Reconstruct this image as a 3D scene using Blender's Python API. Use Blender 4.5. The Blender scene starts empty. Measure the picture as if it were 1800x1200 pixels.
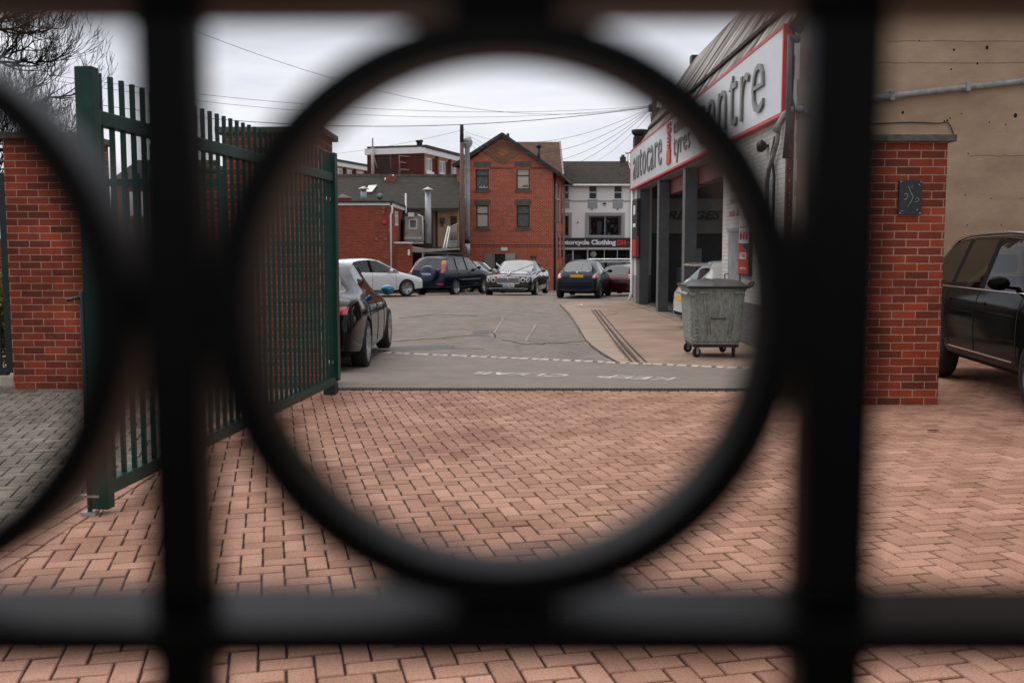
import bpy, bmesh, math, random
from mathutils import Vector, Matrix
from mathutils.bvhtree import BVHTree
random.seed(7)
S = bpy.context.scene
COL = S.collection
R = math.radians

# ------------------------------------------------------------------ camera
CZ = 1.48; PITCH = R(5.29); FPX = 1750.0
cam_d = bpy.data.cameras.new("camera"); cam = bpy.data.objects.new("camera", cam_d); COL.objects.link(cam)
cam.location = (0, 0, CZ); cam.rotation_euler = (R(90) - PITCH, 0, 0)
cam_d.sensor_width = 36; cam_d.lens = 35.0; cam_d.clip_start = 0.02; cam_d.clip_end = 1500
cam_d.dof.use_dof = True; cam_d.dof.focus_distance = 11.0; cam_d.dof.aperture_fstop = 4.9; cam_d.dof.aperture_blades = 0
S.camera = cam
S.render.resolution_x = 1024; S.render.resolution_y = 682

# ------------------------------------------------------------------ world and sun
W = bpy.data.worlds.new("World"); S.world = W; W.use_nodes = True
nt = W.node_tree; nt.nodes.clear()
def N(t, **k):
    n = nt.nodes.new(t)
    for a, b in k.items(): setattr(n, a, b)
    return n
out = N('ShaderNodeOutputWorld'); mix = N('ShaderNodeMixShader')
sky = N('ShaderNodeTexSky', sky_type='NISHITA'); sky.sun_disc = False
SUN_E, SUN_R = R(62), R(318)
sky.sun_elevation = SUN_E; sky.sun_rotation = SUN_R; sky.air_density = 1.0; sky.dust_density = 4.0
b1 = N('ShaderNodeBackground'); b1.inputs[1].default_value = 0.08
nt.links.new(sky.outputs[0], b1.inputs[0])
tc = N('ShaderNodeTexCoord'); mp = N('ShaderNodeMapping'); mp.inputs['Scale'].default_value = (1.3, 1.3, 5.0)
mp.inputs['Rotation'].default_value = (0, 0, R(25)); mp.inputs['Location'].default_value = (0.6, 0.1, 0.3)
nz = N('ShaderNodeTexNoise'); nz.inputs['Scale'].default_value = 1.6; nz.inputs['Detail'].default_value = 7; nz.inputs['Roughness'].default_value = 0.55; nz.inputs['Distortion'].default_value = 0.4
rp = N('ShaderNodeValToRGB'); e = rp.color_ramp.elements
e[0].position = 0.32; e[0].color = (0.45, 0.47, 0.53, 1); e[1].position = 0.66; e[1].color = (0.84, 0.85, 0.885, 1)
m_ = rp.color_ramp.elements.new(0.5); m_.color = (0.655, 0.67, 0.73, 1)
nt.links.new(tc.outputs['Generated'], mp.inputs[0]); nt.links.new(mp.outputs[0], nz.inputs['Vector']); nt.links.new(nz.outputs[0], rp.inputs[0])
b2 = N('ShaderNodeBackground'); b2.inputs[1].default_value = 1.0
nt.links.new(rp.outputs[0], b2.inputs[0]); mix.inputs[0].default_value = 0.95
nt.links.new(b1.outputs[0], mix.inputs[1]); nt.links.new(b2.outputs[0], mix.inputs[2]); nt.links.new(mix.outputs[0], out.inputs[0])
sl = bpy.data.lights.new("sun", 'SUN'); sl.energy = 1.5; sl.angle = R(75); sl.color = (1, 0.96, 0.9)
so = bpy.data.objects.new("sun", sl); COL.objects.link(so)
so.rotation_euler = (R(90) - SUN_E, 0, R(180) - SUN_R)
S.view_settings.view_transform = 'Standard'; S.view_settings.look = 'None'; S.view_settings.exposure = 0.30; S.view_settings.gamma = 1

# ------------------------------------------------------------------ measuring helpers (photograph pixel + real distance -> metres)
def ray(px, py):
    u = (px - 900) / FPX; v = (600 - py) / FPX; c = math.cos(PITCH); s = math.sin(PITCH)
    return Vector((u, c + v * s, -s + v * c))
def P(px, py, Y):
    d = ray(px, py); return Vector((0, 0, CZ)) + d * (Y / d.y)
PROF = [(-50, -0.05), (10.30, -0.05), (10.36, -0.004), (10.75, -0.004), (13.5, -.11), (16, -.17), (24, -.25), (40, -.36), (57, -1.0), (1500, -1.0)]
def GZ(y):
    for (a, b), (c, d) in zip(PROF, PROF[1:]):
        if y <= c: return b + (d - b) * (y - a) / (c - a)
    return -1.0
def G(px, py):
    d = ray(px, py); t = 9.0
    while t < 70:
        p = Vector((0, 0, CZ)) + d * t
        if p.z <= GZ(p.y): break
        t += 0.02
    return p

# ------------------------------------------------------------------ materials
MATS = {}
def mat(name, col, rough=0.6, metal=0.0, var=0.0, vscale=8.0, bump=0.0, bscale=60.0, col2=None, spec=0.5, coat=0.0, stretch=None, emit=None, sharp=(.33, .67), nr=0.65):
    if name in MATS: return MATS[name]
    m = bpy.data.materials.new(name); m.use_nodes = True; t = m.node_tree; b = t.nodes['Principled BSDF']
    b.inputs['Base Color'].default_value = (*col, 1); b.inputs['Roughness'].default_value = rough; b.inputs['Metallic'].default_value = metal
    b.inputs['Specular IOR Level'].default_value = spec; b.inputs['Coat Weight'].default_value = coat; b.inputs['Coat Roughness'].default_value = 0.04
    if emit: b.inputs['Emission Color'].default_value = (*emit[0], 1); b.inputs['Emission Strength'].default_value = emit[1]
    L = t.links.new; n = t.nodes.new
    tc = n('ShaderNodeTexCoord'); mp = n('ShaderNodeMapping'); L(tc.outputs['Object'], mp.inputs[0])
    if stretch: mp.inputs['Scale'].default_value = stretch
    if var or col2:
        c2 = col2 or tuple(max(0, c * (1 - var)) for c in col)
        c1 = col if col2 else tuple(min(1, c * (1 + var)) for c in col)
        z = n('ShaderNodeTexNoise'); z.inputs['Scale'].default_value = vscale; z.inputs['Detail'].default_value = 14; z.inputs['Roughness'].default_value = nr
        r = n('ShaderNodeValToRGB'); r.color_ramp.elements[0].position = sharp[0]; r.color_ramp.elements[1].position = sharp[1]
        r.color_ramp.elements[0].color = (*c2, 1); r.color_ramp.elements[1].color = (*c1, 1)
        L(mp.outputs[0], z.inputs['Vector']); L(z.outputs[0], r.inputs[0]); L(r.outputs[0], b.inputs['Base Color'])
        rr = n('ShaderNodeMapRange'); rr.inputs['To Min'].default_value = min(1, rough * 1.2); rr.inputs['To Max'].default_value = rough * 0.8
        L(z.outputs[0], rr.inputs[0]); L(rr.outputs[0], b.inputs['Roughness'])
    if bump:
        z2 = n('ShaderNodeTexNoise'); z2.inputs['Scale'].default_value = bscale; z2.inputs['Detail'].default_value = 6
        bp = n('ShaderNodeBump'); bp.inputs['Strength'].default_value = bump; bp.inputs['Distance'].default_value = 0.01
        L(mp.outputs[0], z2.inputs['Vector']); L(z2.outputs[0], bp.inputs['Height']); L(bp.outputs[0], b.inputs['Normal'])
    MATS[name] = m; return m

def brick(name, c1, c2, mortar, bw=0.225, bh=0.075, ms=0.011, bump=0.5, dirt=0.35, sq=1.0, c3=None):
    if name in MATS: return MATS[name]
    m = bpy.data.materials.new(name); m.use_nodes = True; t = m.node_tree; b = t.nodes['Principled BSDF']; L = t.links.new; n = t.nodes.new
    b.inputs['Roughness'].default_value = 0.85; b.inputs['Specular IOR Level'].default_value = 0.25
    tc = n('ShaderNodeTexCoord'); w = n('ShaderNodeTexNoise'); w.inputs['Scale'].default_value = 9
    add = n('ShaderNodeMixRGB'); add.blend_type = 'ADD'; add.inputs[0].default_value = 0.006 if bh < .15 else .0
    L(tc.outputs['UV'], w.inputs['Vector']); L(tc.outputs['UV'], add.inputs[1]); L(w.outputs['Color'], add.inputs[2])
    br = n('ShaderNodeTexBrick'); br.offset = 0.5; br.inputs['Scale'].default_value = 1; br.inputs['Brick Width'].default_value = bw; br.inputs['Row Height'].default_value = bh
    br.inputs['Mortar Size'].default_value = ms / 2; br.inputs['Mortar Smooth'].default_value = 0.25; br.inputs['Bias'].default_value = -0.1
    br.inputs['Color1'].default_value = (*c1, 1); br.inputs['Color2'].default_value = (*c2, 1); br.inputs['Mortar'].default_value = (*mortar, 1)
    L(add.outputs[0], br.inputs['Vector'])
    # a second brick grid with another seed of colours gives the odd dark burnt brick
    z = n('ShaderNodeTexNoise'); z.inputs['Scale'].default_value = 2.2; z.inputs['Detail'].default_value = 9; z.inputs['Roughness'].default_value = .7
    L(tc.outputs['UV'], z.inputs['Vector'])
    r = n('ShaderNodeValToRGB'); r.color_ramp.elements[0].position = .3; r.color_ramp.elements[1].position = .7
    k = 1 - dirt; r.color_ramp.elements[0].color = (k, k, k, 1); r.color_ramp.elements[1].color = (1, 1, 1, 1)
    L(z.outputs[0], r.inputs[0])
    mu = n('ShaderNodeMixRGB'); mu.blend_type = 'MULTIPLY'; mu.inputs[0].default_value = 1
    L(br.outputs['Color'], mu.inputs[1]); L(r.outputs[0], mu.inputs[2])
    z3 = n('ShaderNodeTexNoise'); z3.inputs['Scale'].default_value = 70; z3.inputs['Detail'].default_value = 4
    L(tc.outputs['UV'], z3.inputs['Vector'])
    r3 = n('ShaderNodeValToRGB'); r3.color_ramp.elements[0].position = .3; r3.color_ramp.elements[0].color = (.65, .65, .65, 1); r3.color_ramp.elements[1].position = .65
    L(z3.outputs[0], r3.inputs[0]); mu2 = n('ShaderNodeMixRGB'); mu2.blend_type = 'MULTIPLY'; mu2.inputs[0].default_value = .8
    L(mu.outputs[0], mu2.inputs[1]); L(r3.outputs[0], mu2.inputs[2]); L(mu2.outputs[0], b.inputs['Base Color'])
    inv = n('ShaderNodeMath'); inv.operation = 'MULTIPLY_ADD'; inv.inputs[1].default_value = -1; inv.inputs[2].default_value = 1
    L(br.outputs['Fac'], inv.inputs[0])
    a2 = n('ShaderNodeMath'); a2.operation = 'MULTIPLY_ADD'; a2.inputs[1].default_value = .35; L(z3.outputs[0], a2.inputs[0]); L(inv.outputs[0], a2.inputs[2])
    bp = n('ShaderNodeBump'); bp.inputs['Strength'].default_value = bump; bp.inputs['Distance'].default_value = 0.012
    L(a2.outputs[0], bp.inputs['Height']); L(bp.outputs[0], b.inputs['Normal'])
    MATS[name] = m; return m

def paver_mat(name, lo, hi, stain):
    m = bpy.data.materials.new(name); m.use_nodes = True; t = m.node_tree; b = t.nodes['Principled BSDF']; L = t.links.new; n = t.nodes.new
    b.inputs['Roughness'].default_value = .78; b.inputs['Specular IOR Level'].default_value = .35
    at = n('ShaderNodeAttribute'); at.attribute_name = 'shade'
    r = n('ShaderNodeValToRGB'); r.color_ramp.elements[0].color = (*lo, 1); r.color_ramp.elements[1].color = (*hi, 1); L(at.outputs['Fac'], r.inputs[0])
    tc = n('ShaderNodeTexCoord'); z = n('ShaderNodeTexNoise'); z.inputs['Scale'].default_value = 1.1; z.inputs['Detail'].default_value = 8; z.inputs['Roughness'].default_value = .65
    L(tc.outputs['Object'], z.inputs['Vector']); r2 = n('ShaderNodeValToRGB'); r2.color_ramp.elements[0].position = .34; r2.color_ramp.elements[1].position = .56
    r2.color_ramp.elements[0].color = (*stain, 1); r2.color_ramp.elements[1].color = (1, 1, 1, 1); L(z.outputs[0], r2.inputs[0])
    mu = n('ShaderNodeMixRGB'); mu.blend_type = 'MULTIPLY'; mu.inputs[0].default_value = .8; L(r.outputs[0], mu.inputs[1]); L(r2.outputs[0], mu.inputs[2])
    z3 = n('ShaderNodeTexNoise'); z3.inputs['Scale'].default_value = 110; z3.inputs['Detail'].default_value = 5; L(tc.outputs['Object'], z3.inputs['Vector'])
    r3 = n('ShaderNodeValToRGB'); r3.color_ramp.elements[0].position = .32; r3.color_ramp.elements[0].color = (.62, .6, .6, 1); r3.color_ramp.elements[1].position = .6
    L(z3.outputs[0], r3.inputs[0]); mu2 = n('ShaderNodeMixRGB'); mu2.blend_type = 'MULTIPLY'; mu2.inputs[0].default_value = .85
    L(mu.outputs[0], mu2.inputs[1]); L(r3.outputs[0], mu2.inputs[2]); L(mu2.outputs[0], b.inputs['Base Color'])
    bp = n('ShaderNodeBump'); bp.inputs['Strength'].default_value = .35; bp.inputs['Distance'].default_value = .004; L(z3.outputs[0], bp.inputs['Height']); L(bp.outputs[0], b.inputs['Normal'])
    MATS[name] = m; return m

def glass(name, tint=(.5, .55, .55), trans=0.35, rough=0.02, refl=0.03, ior=1.5):
    m = bpy.data.materials.new(name); m.use_nodes = True; t = m.node_tree; t.nodes.clear(); n = t.nodes.new; L = t.links.new
    o = n('ShaderNodeOutputMaterial'); tr = n('ShaderNodeBsdfTransparent'); tr.inputs[0].default_value = (*[trans * c / max(tint) for c in tint], 1)
    gl = n('ShaderNodeBsdfGlossy'); gl.inputs['Roughness'].default_value = rough; gl.inputs[0].default_value = (.9, .92, .95, 1)
    fr = n('ShaderNodeFresnel'); fr.inputs[0].default_value = ior
    ad = n('ShaderNodeMath'); ad.operation = 'ADD'; ad.inputs[1].default_value = refl; L(fr.outputs[0], ad.inputs[0])
    mx = n('ShaderNodeMixShader'); L(ad.outputs[0], mx.inputs[0]); L(tr.outputs[0], mx.inputs[1]); L(gl.outputs[0], mx.inputs[2]); L(mx.outputs[0], o.inputs[0])
    MATS[name] = m; return m

# ------------------------------------------------------------------ object helpers
def tag(o, label=None, cat=None, group=None, kind=None):
    if label: o['label'] = label
    if cat: o['category'] = cat
    if group: o['group'] = group
    if kind: o['kind'] = kind
    return o
def empty(name, loc, label=None, cat=None, group=None, rz=0.0):
    o = bpy.data.objects.new(name, None); COL.objects.link(o); o.location = loc; o.rotation_euler = (0, 0, rz); o.empty_display_size = .2
    tag(o, label, cat, group); return o

class MB:
    def __init__(s): s.v = []; s.f = []; s.sm = []
    def add(s, vs, fs, smooth=False):
        b = len(s.v); s.v += [Vector(v) for v in vs]; s.f += [tuple(i + b for i in f) for f in fs]; s.sm += [smooth] * len(fs); return s
    def box(s, x0, y0, z0, x1, y1, z1, M=None, bev=0.0):
        if x0 > x1: x0, x1 = x1, x0
        if y0 > y1: y0, y1 = y1, y0
        if z0 > z1: z0, z1 = z1, z0
        if bev:
            bm = bmesh.new(); bmesh.ops.create_cube(bm, size=1)
            for v in bm.verts: v.co = Vector(((x0 + x1) / 2 + v.co.x * (x1 - x0), (y0 + y1) / 2 + v.co.y * (y1 - y0), (z0 + z1) / 2 + v.co.z * (z1 - z0)))
            bmesh.ops.bevel(bm, geom=bm.edges[:], offset=bev, segments=2, affect='EDGES', profile=.6)
            bm.verts.index_update(); vs = [v.co.copy() for v in bm.verts]; fs = [tuple(v.index for v in f.verts) for f in bm.faces]; bm.free()
        else:
            vs = [Vector(p) for p in ((x0, y0, z0), (x1, y0, z0), (x1, y1, z0), (x0, y1, z0), (x0, y0, z1), (x1, y0, z1), (x1, y1, z1), (x0, y1, z1))]
            fs = [(3, 2, 1, 0), (4, 5, 6, 7), (0, 1, 5, 4), (1, 2, 6, 5), (2, 3, 7, 6), (3, 0, 4, 7)]
        if M: vs = [M @ v for v in vs]
        return s.add(vs, fs)
    def bar(s, p, q, w, h, up=(0, 0, 1)):          # rectangular bar from p to q, w across, h along 'up'
        p = Vector(p); q = Vector(q); d = (q - p).normalized(); u = Vector(up)
        a = d.cross(u)
        if a.length < 1e-4: a = d.cross(Vector((0, 1, 0)))
        a.normalize(); b = a.cross(d).normalized()
        vs = [c + a * (i * w / 2) + b * (j * h / 2) for c in (p, q) for i, j in ((-1, -1), (1, -1), (1, 1), (-1, 1))]
        return s.add(vs, [(3, 2, 1, 0), (4, 5, 6, 7), (0, 1, 5, 4), (1, 2, 6, 5), (2, 3, 7, 6), (3, 0, 4, 7)])
    def tube(s, pts, r, n=8, cap=True, closed=False):
        pts = [Vector(p) for p in pts]; rs = r if isinstance(r, (list, tuple)) else [r] * len(pts); vs = []; fs = []
        m = len(pts); prev = None
        for i, p in enumerate(pts):
            if closed: t = (pts[(i + 1) % m] - pts[i - 1]).normalized()
            else: t = (pts[min(i + 1, m - 1)] - pts[max(i - 1, 0)]).normalized()
            if prev is None:
                a = t.cross(Vector((0, 0, 1)))
                if a.length < .05: a = t.cross(Vector((0, 1, 0)))
            else: a = prev - t * prev.dot(t)
            a.normalize(); prev = a; b = t.cross(a)
            for k in range(n):
                an = 2 * math.pi * k / n; vs.append(p + (a * math.cos(an) + b * math.sin(an)) * rs[i])
        for i in range(m if closed else m - 1):
            j = (i + 1) % m
            for k in range(n): fs.append((i * n + k, i * n + (k + 1) % n, j * n + (k + 1) % n, j * n + k))
        if cap and not closed: fs += [tuple(range(n))[::-1], tuple((m - 1) * n + k for k in range(n))]
        return s.add(vs, fs, n > 4)
    def lathe(s, prof, n=24, M=None, smooth=True):   # prof: (r, z)
        vs = []; fs = []
        for r, z in prof:
            for k in range(n): a = 2 * math.pi * k / n; vs.append(Vector((r * math.cos(a), r * math.sin(a), z)))
        for i in range(len(prof) - 1):
            for k in range(n): fs.append((i * n + k, i * n + (k + 1) % n, (i + 1) * n + (k + 1) % n, (i + 1) * n + k))
        if prof[0][0] > 1e-4: fs.append(tuple(range(n))[::-1])
        if prof[-1][0] > 1e-4: fs.append(tuple((len(prof) - 1) * n + k for k in range(n)))
        if M: vs = [M @ v for v in vs]
        return s.add(vs, fs, smooth)
    def prism(s, poly, d):                           # planar polygon (3d points) extruded by vector d
        poly = [Vector(p) for p in poly]; d = Vector(d); n = len(poly)
        vs = poly + [p + d for p in poly]; fs = [tuple(range(n))[::-1], tuple(range(n, 2 * n))] + [(i, (i + 1) % n, (i + 1) % n + n, i + n) for i in range(n)]
        return s.add(vs, fs)
    def wall(s, O, U, w, h, holes, N, t=.25):        # wall rectangle from O along unit U (width) and Z (height); holes (u0,v0,u1,v1); reveals go back against outward normal N
        O = Vector(O); U = Vector(U).normalized(); N = Vector(N).normalized(); Z = Vector((0, 0, 1))
        us = sorted({0, w, *[x for k in holes for x in (k[0], k[2])]}); zs = sorted({0, h, *[x for k in holes for x in (k[1], k[3])]})
        for i in range(len(us) - 1):
            for j in range(len(zs) - 1):
                cu = (us[i] + us[i + 1]) / 2; cv = (zs[j] + zs[j + 1]) / 2
                if any(k[0] < cu < k[2] and k[1] < cv < k[3] for k in holes): continue
                q = [(us[i], zs[j]), (us[i + 1], zs[j]), (us[i + 1], zs[j + 1]), (us[i], zs[j + 1])]
                s.add([O + U * a + Z * b for a, b in q], [(0, 1, 2, 3)])
                s.add([O - N * t + U * a + Z * b for a, b in q], [(3, 2, 1, 0)])
        for k in list(holes) + [(0, 0, w, h)]:
            q = [(k[0], k[1]), (k[2], k[1]), (k[2], k[3]), (k[0], k[3])]
            f = [O + U * a + Z * b for a, b in q]; g = [p - N * t for p in f]
            s.add(f + g, [(i, (i + 1) % 4, (i + 1) % 4 + 4, i + 4) for i in range(4)])
        return s
    def build(s, name, m, parent=None, org=None, local=False, smooth=None):
        me = bpy.data.meshes.new(name)
        off = Vector((0, 0, 0))
        if parent is not None and not local:
            off = Vector(parent.get('_w', tuple(parent.location)))
        elif org is not None: off = Vector(org)
        W_ = [v.copy() for v in s.v]
        me.from_pydata([tuple(v - off) for v in s.v], [], s.f); me.update()
        me.polygons.foreach_set('use_smooth', s.sm if smooth is None else [smooth] * len(s.f))
        boxuv(me, W_)
        o = bpy.data.objects.new(name, me); COL.objects.link(o); me.materials.append(m)
        if parent is not None:
            o.parent = parent
            if not local: o['_w'] = tuple(off)
        elif org is not None: o.location = off; o['_w'] = tuple(off)
        else: o['_w'] = (0, 0, 0)
        return o
def boxuv(me, W_):
    uv = me.uv_layers.new(name='UVMap').data
    for p in me.polygons:
        nn = p.normal; ax, ay, az = abs(nn.x), abs(nn.y), abs(nn.z)
        if az > .72 : f = lambda v: (v.x, v.y)
        elif ax > ay * 1.02:
            f = lambda v: (v.y, v.z)
        else: f = lambda v: (v.x, v.z)
        for li in p.loop_indices: uv[li].uv = f(W_[me.loops[li].vertex_index])
def text(body, w, h, M, name, m, parent=None, ext=.004, bold=0.0, local=False, shear=0.0, space=1.0):
    cu = bpy.data.curves.new('t', 'FONT'); cu.body = body; cu.size = 1; cu.extrude = .02; cu.offset = bold; cu.shear = shear; cu.resolution_u = 3; cu.space_character = space
    o = bpy.data.objects.new('t', cu); COL.objects.link(o); bpy.context.view_layer.update()
    me = bpy.data.meshes.new_from_object(o.evaluated_get(bpy.context.evaluated_depsgraph_get())); bpy.data.objects.remove(o)
    xs = [v.co.x for v in me.vertices]; ys = [v.co.y for v in me.vertices]
    x0, x1, y0, y1 = min(xs), max(xs), min(ys), max(ys); sx = w / (x1 - x0); sy = h / (y1 - y0)
    mb = MB(); mb.add([M @ Vector(((v.co.x - x0) * sx, (v.co.y - y0) * sy, (v.co.z / .02) * ext)) for v in me.vertices], [tuple(p.vertices) for p in me.polygons])
    return mb.build(name, m, parent, local=local)
def frameM(O, X, Y):
    X = Vector(X).normalized(); Y = Vector(Y).normalized(); Z_ = X.cross(Y); M = Matrix((X, Y, Z_)).transposed().to_4x4(); M.translation = Vector(O); return M
def struct(o, label=None): o['kind'] = 'structure'; return o

# ------------------------------------------------------------------ colours
blackpaint = mat('black_gate_paint', (.0008, .0008, .0007), .34, bump=.05, bscale=300, spec=.07)
green = mat('green_powder_coat', (.002, .034, .024), .36, spec=.3, var=.25, vscale=14, bump=.04, bscale=200)
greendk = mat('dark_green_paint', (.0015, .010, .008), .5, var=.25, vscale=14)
pbrick = brick('red_pillar_brick', (.48, .082, .036), (.16, .040, .026), (.60, .36, .25), dirt=.58)
stone = mat('mossy_cap_stone', (.16, .135, .105), .9, col2=(.055, .05, .035), vscale=11, bump=.6, bscale=50)
asphalt_m = mat('asphalt', (.25, .205, .165), .85, col2=(.125, .10, .082), vscale=1.6, bump=.5, bscale=220, stretch=(1, .6, 1), nr=.82)
conc_m = mat('concrete_apron', (.36, .245, .175), .9, col2=(.20, .13, .09), vscale=.9, bump=.4, bscale=90)
tan_m = mat('tan_concrete', (.47, .33, .215), .9, col2=(.29, .195, .125), vscale=1.1, bump=.5, bscale=35, stretch=(.7, 1, 1.4))
white_m = mat('white_paint', (.74, .73, .72), .5, var=.06, vscale=5)
steel = mat('dull_steel', (.42, .43, .43), .45, .7, var=.15, vscale=12)
galv = mat('galvanised_sheet', (.36, .39, .35), .55, .35, col2=(.17, .185, .16), vscale=26, bump=.25, bscale=60, stretch=(1, 1, .45))
rubber = mat('rubber', (.012, .012, .012), .75)
blackm = mat('black_plastic', (.015, .015, .015), .5)
darkglass = mat('dark_window_glass', (.03, .035, .04), .06, spec=.9)
redpaint = mat('red_paint', (.50, .025, .02), .45, var=.1)
roadwhite = mat('worn_road_paint', (.70, .66, .6), .8, col2=(.2, .165, .135), vscale=6)

# ------------------------------------------------------------------ ground
def profile_sheet(x0, x1, ys, dz, nx=1, zf=GZ):
    mb = MB(); vs = []; xs = [x0 + (x1 - x0) * i / nx for i in range(nx + 1)]
    for y in ys:
        for x in xs: vs.append((x, y, zf(y) + dz))
    n = nx + 1; fs = [(j * n + i, j * n + i + 1, (j + 1) * n + i + 1, (j + 1) * n + i) for j in range(len(ys) - 1) for i in range(nx)]
    return mb.add(vs, fs)
ys = [-40, 0, 10.30, 10.36, 10.75] + [11 + .5 * i for i in range(60)] + [41, 43, 46, 50, 54, 57, 60, 80, 120, 250, 900]
struct(profile_sheet(-400, 400, ys, 0, 2).build('ground', asphalt_m))

def clip(poly, p, n):
    out = []
    for i in range(len(poly)):
        a, b = poly[i], poly[(i + 1) % len(poly)]; da = (a[0] - p[0]) * n[0] + (a[1] - p[1]) * n[1]; db = (b[0] - p[0]) * n[0] + (b[1] - p[1]) * n[1]
        if da >= 0: out.append(a)
        if da * db < 0: t = da / (da - db); out.append((a[0] + (b[0] - a[0]) * t, a[1] + (b[1] - a[1]) * t))
    return out
class Pav:
    def __init__(s): s.v = []; s.f = []; s.c = []
    def block(s, poly, z=0.0, gap=.0052, bev=.0045, dark=None):
        if len(poly) < 3: return
        ar = sum(poly[i][0] * poly[(i + 1) % len(poly)][1] - poly[(i + 1) % len(poly)][0] * poly[i][1] for i in range(len(poly))) / 2
        if abs(ar) < .0012: return
        cx = sum(p[0] for p in poly) / len(poly); cy = sum(p[1] for p in poly) / len(poly)
        n = len(poly); b = len(s.v); dz = random.gauss(0, .0011); tx = random.gauss(0, .006); ty = random.gauss(0, .006); c = min(1, max(0, random.gauss(.55, .22)))
        if dark is not None: c = dark
        def ins(q, d): vx = q[0] - cx; vy = q[1] - cy; L = math.hypot(vx, vy); k = 1 - d * 1.5 / L; return cx + vx * k, cy + vy * k
        for d, zz in ((gap, -.014), (gap, -bev), (gap + bev, 0)):
            for q in poly: x, y = ins(q, d); s.v.append((x, y, z + zz + dz + (x - cx) * tx + (y - cy) * ty))
        s.f.append(tuple(b + 2 * n + i for i in range(n))); s.c.append(c)
        for L in (0, 1):
            for i in range(n): s.f.append((b + L * n + i, b + L * n + (i + 1) % n, b + (L + 1) * n + (i + 1) % n, b + (L + 1) * n + i)); s.c.append(c * .9)
    def build(s, name, m):
        me = bpy.data.meshes.new(name); me.from_pydata(s.v, [], s.f); me.update()
        at = me.attributes.new('shade', 'FLOAT', 'FACE'); at.data.foreach_set('value', s.c)
        me.materials.append(m); o = bpy.data.objects.new(name, me); COL.objects.link(o); return o
def herring(pav, rot, x0, x1, y0, y1, planes, u=.1):
    c, s_ = math.cos(rot), math.sin(rot); rr = int(max(abs(x0), abs(x1), abs(y0), abs(y1)) * 1.6 / u)
    for i in range(-rr, rr):
        for j in range(-rr, rr):
            k = (i - j) % 4
            if k == 0: q = [(i, j), (i + 2, j), (i + 2, j + 1), (i, j + 1)]
            elif k == 3: q = [(i, j), (i + 1, j), (i + 1, j + 2), (i, j + 2)]
            else: continue
            q = [(u * (a * c - b * s_), u * (a * s_ + b * c)) for a, b in q]
            mx = sum(p[0] for p in q) / 4; my = sum(p[1] for p in q) / 4
            if not (x0 - .2 < mx < x1 + .2 and y0 - .2 < my < y1 + .2): continue
            if abs(mx) > .62 * my + 1.2: continue
            for p, n in planes:
                q = clip(q, p, n)
                if not q: break
            if q: pav.block(q)
DRL = P(605, 687, 10.42); DRR = P(1320, 691, 10.42)
yd = lambda x: 10.40 - .012 * (x + 1.7)                       # front edge of the drain along x
redp = paver_mat('red_paving_block', (.33, .165, .106), (.53, .295, .205), (.60, .50, .44))
greyp = paver_mat('grey_paving_block', (.12, .10, .08), (.24, .205, .165), (.5, .47, .42))
rot = R(13.2)
BX = -2.56
pv = Pav()
herring(pv, rot, BX, 4.0, 1.6, 10.4, [((BX + .205, 0), (1, 0)), ((0, yd(0) - .10), (-.012, -1)), ((4.0, 0), (-1, 0))])
herring(pv, rot, 4.0, 9.5, 1.6, 14.9, [((4.0, 0), (1, 0)), ((0, 14.85), (0, -1))])
x = BX + .0
while x < 4.0:                                                  # soldier course along the drain
    pv.block([(x, yd(x) - .10), (x + .1, yd(x) - .10), (x + .1, yd(x) - .002), (x, yd(x) - .002)]); x += .1
y = 1.6
while y < 10.3:                                                 # border course beside the grey paving
    pv.block([(BX, y), (BX + .1, y), (BX + .1, y + .2), (BX, y + .2)]); pv.block([(BX + .1, y - .1), (BX + .2, y - .1), (BX + .2, y + .1), (BX + .1, y + .1)]); y += .2
struct(pv.build('red_paving', redp))
pg = Pav(); herring(pg, rot, -8.5, BX, 2.2, 11.2, [((BX, 0), (-1, 0)), ((0, 11.1), (0, -1))])
struct(pg.build('grey_paving', greyp))
sand = mat('joint_sand', (.022, .011, .008), .95, var=.3)
struct(MB().box(BX, -2, -.3, 4.0, yd(0) + .01, -.0105).build('paving_bed', sand))
struct(MB().box(4.0, -2, -.31, 11, 14.88, -.0105).build('paving_bed', sand))
struct(MB().box(-9, -2, -.3, BX, 11.1, -.0105).build('paving_bed', mat('grey_joint_sand', (.03, .026, .02), .95)))

# drain channel across the entrance
t = empty('drain_channel', (0.6, yd(.6) + .08, 0), 'long black slotted drain grating between red paving and asphalt', 'drain')
a0, a1 = -2.0, 3.25; dd = Vector((1, -.012, 0)).normalized()
m_ = MB()
for off in (.004, .125): m_.bar((a0, yd(a0) + off, -.004), (a1, yd(a1) + off, -.004), .012, .03)
m_.build('frame', mat('drain_frame', (.05, .046, .043), .6), t)
m_ = MB(); x = a0
while x < a1: m_.bar((x, yd(x) + .008, -.002), (x + .0005, yd(x) + .121, -.002), .016, .012); x += .036
g_ = m_.build('grating', mat('cast_iron', (.03, .028, .027), .6), t); g_['kind'] = 'stuff'
del g_['kind']
MB().box(a0, yd(a0) - .07, -.05, a1, yd(a1) + .19, -.022).build('channel', mat('drain_dark', (.008, .007, .006), .9), t)

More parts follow.
